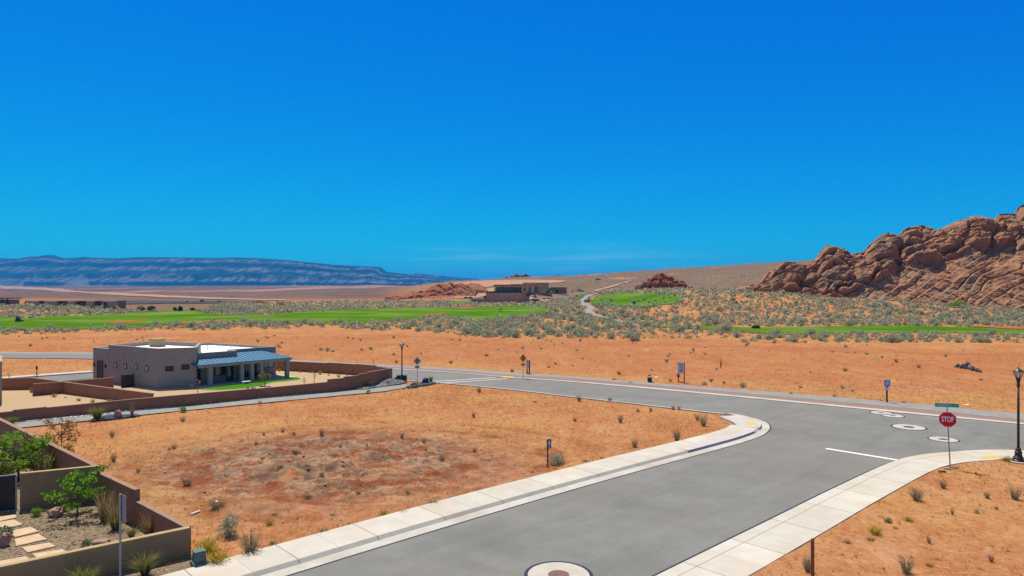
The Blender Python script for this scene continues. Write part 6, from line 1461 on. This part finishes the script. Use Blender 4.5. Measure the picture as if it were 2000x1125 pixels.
for x0, x1, yt, yb, nm in ((970, 974, 562, 570, 'window'), (977.5, 984, 560.5, 570, 'glass_door'), (991, 1003, 562, 570.5, 'window'), (1003.6, 1010, 562, 570.5, 'window'), (1011, 1018, 563, 570.5, 'window')):
    f = cpart(nm, M['dark'], x0, x1, yt, yb, 423.7, .25); cpart('pane', M['glass_blue'], x0 + .4, x1 - .4, yt + .5, yb - .4, 423.6, .15, f)
for x0, x1, yt, yb, nm in ((1022.5, 1027, 562, 568.5, 'window'), (1033, 1037, 561, 571, 'door')):
    f = cpart(nm, M['dark'], x0, x1, yt, yb, 416.8, .25); cpart('pane', M['glass_blue'], x0 + .5, x1 - .5, yt + .6, yb - .5, 416.7, .15, f)
f = cpart('door', M['dark'], 1046, 1050, 561, 571, 420.8, .25); cpart('pane', M['glass_blue'], 1046.5, 1049.5, 561.7, 570.6, 420.7, .15, f)
a, c = Pd(1033, 583.5, 412), Pd(1049, 572.5, 420)
MB().add([(a.x, a.y, a.z), (c.x, c.y, c.z), (c.x + 1.2, c.y, c.z), (a.x + 1.4, a.y, a.z), (a.x, a.y, a.z - 2), (c.x, c.y, c.z - 5), (c.x + 1.2, c.y, c.z - 5), (a.x + 1.4, a.y, a.z - 2)], [(3, 2, 1, 0), (0, 1, 5, 4), (2, 3, 7, 6), (4, 5, 6, 7), (0, 4, 7, 3), (1, 2, 6, 5)]).build('stair_wall', M['sidewalk_plain'], CLB)
MB().add([(a.x + 1.4, a.y + .2, a.z - .1), (c.x + 1.2, c.y, c.z - .3), (c.x + 22, c.y + 3, c.z - 1), (c.x + 24, c.y - 4, c.z - 4)], [(0, 3, 2, 1)]).build('slope_bank', M['redgravel'], CLB)
cpart('retaining_wall', M['white'], 924, 943.5, 581.8, 584.3, 414, .6)
rg = np.random.default_rng(3)
for px, py, wp, hp, lab, mm in ((1032, 577, 9, 7, 'rounded green bush beside the clubhouse stairs', 'sage_green'), (1060.5, 572, 7, 5, 'pale bush left in the row at the tall clubhouse block', 'sage'), (1069, 572.5, 8, 7, 'green bush second in the row at the clubhouse', 'sage_green'), (1076, 572.5, 7, 5, 'pale low bush under the clubhouse link', 'sage'), (1087, 572.5, 9, 10, 'tall dark green bush against the clubhouse side wing', 'darkleaf'),
                                (1084, 573, 7, 5, 'pale bush at the foot of the tall dark green one', 'sage'), (1118, 570, 14, 6, 'sage green bush mass right of the clubhouse', 'sage'), (1131, 568.5, 14, 5, 'bright green bush by the pale blue car', 'darkleaf'), (947, 582.5, 7, 6, 'small green bush at the left foot of the terrace', 'sage_green'), (914, 576.5, 18, 8, 'wide grey bush left of the clubhouse terrace', 'sage')):
    d = 417 if px < 1100 else at(px, py).y; q = Pd(px, py, d); w, h = wp * d / F, hp * d / F; o = npmesh('large_bush', *quads_at(rg, dome(rg, 420, w, h, 12, .4), .3), M[mm]); o.location = (q.x, d - 1.5, q.z - .2); tag(o, lab, 'bush')
APT = thing('apartment_building', 'long low tan and brown apartment block behind the left sage mound', 'apartment block', (-180, 285, 0), world=True)
def ap(name, m_, x0, x1, yt, yb, d=282, depth=8, par=None): return MB().box(*bx_px(x0, x1, yt, yb, d, depth)).build(name, m_, par or APT)
ap('main_wall', M['building_dark'], 48, 222, 588.5, 607, 284, 9)
for x0, x1, yt in ((52, 72, 587.5), (86, 108, 588), (132, 143, 588.3), (168, 180, 588), (200, 222, 588)): ap('wall_bay', M['building'], x0, x1, yt, 606.5, 281.5, 3)
for x0, x1 in ((110, 122), (145, 155), (156, 166), (181, 195)):
    for yt, yb in ((591, 597), (599, 605)):
        f = ap('window', M['dark'], x0, x1, yt, yb, 283.7, .5); ap('pane', M['glass_blue'], x0 + .8, x1 - .8, yt + .6, yb - .6, 283.6, .3, f)
ap('balcony', M['dark'], 202.5, 208, 590.5, 596, 281.2, .4); ap('balcony', M['dark'], 202.5, 208, 598.5, 604, 281.2, .4)
ap('flat_roof', M['dark'], 50, 221, 587.9, 588.6, 283.5, 10)
PAV = thing('pavilion', 'dark roofed open pavilion cut by the left frame edge', 'pavilion', (-210, 285, 0), world=True)
MB().box(*bx_px(-40, 16, 581.6, 583.6, 284, 8)).build('roof', M['dark'], PAV); MB().box(*bx_px(-40, 18, 585.5, 594, 286, 6)).build('wall', M['building_dark'], PAV)
for px in (-10, 3, 14): MB().box(*bx_px(px, px + 1, 583.6, 594, 284.3, .3)).build('column', M['dark'], PAV)
for px in (-20, 5): MB().box(*bx_px(px, px + 8, 587, 592, 285.8, .3)).build('window', M['glass_blue'], PAV)
SH = thing('shed', 'long shed with a pale blue roof beyond the fairway', 'shed', (-142, 480, 0), world=True)
MB().box(*bx_px(600, 626, 590.2, 594, 478, 9)).build('wall', M['carblue'], SH)
c_, s_ = bx_px(599.5, 626.5, 588.6, 590.4, 477.5, 10); MB().add([(c_[0] - s_[0] / 2, 477, c_[2] - .3), (c_[0] + s_[0] / 2, 477, c_[2] - .3), (c_[0] + s_[0] / 2, 483, c_[2] + .7), (c_[0] - s_[0] / 2, 483, c_[2] + .7), (c_[0] + s_[0] / 2, 489, c_[2] - .3), (c_[0] - s_[0] / 2, 489, c_[2] - .3)], [(0, 1, 2, 3), (3, 2, 4, 5), (1, 4, 2), (0, 3, 5)]).build('roof', M['sign_back'] if False else mat('pale_blue_roof', (.25, .48, .60), None, rough=.4), SH)
for k, (px, py, wp, hp) in enumerate(((505, 592, 34, 5), (395, 590, 10, 5), (428, 590.5, 8, 4), (365, 590.5, 7, 3), (523, 592, 8, 4), (640, 592, 8, 2.5))):
    d = at(px, py).y; q = at(px, py); w, h = wp * d / F, hp * d / F; o = npmesh('large_bush', *quads_at(rg, dome(rg, 300, w, h, 16, .3), .5), M['darkleaf']); o.location = (q.x, d, q.z - .2)
    tag(o, ['long dark green tree clump on the plain left of the red mound', 'dark tree on the plain above the dark field, tallest one', 'dark low tree right of the tallest one on the plain', 'small dark tree left of the tallest one on the plain', 'dark tree beside the long tree clump on the plain', 'dark low bush right of the blue roofed shed'][k], 'trees')

# ------------------------------------------------------------------ air
hb = MB().box((0, 9000, 190), (30000, 24000, 430)); ho = hb.build('haze', None); ho['kind'] = 'stuff'; ho['label'] = 'thin blue desert air'; ho['category'] = 'haze'
hm = bpy.data.materials.new('haze'); hm.use_nodes = True; N = hm.node_tree.nodes; N.clear(); ov = N.new('ShaderNodeOutputMaterial'); pv = N.new('ShaderNodeVolumePrincipled')
pv.inputs['Color'].default_value = (.045, .42, 1.0, 1); pv.inputs['Density'].default_value = 8.5e-5; pv.inputs['Anisotropy'].default_value = 0.0
hm.node_tree.links.new(pv.outputs[0], ov.inputs['Volume']); ho.data.materials.append(hm)
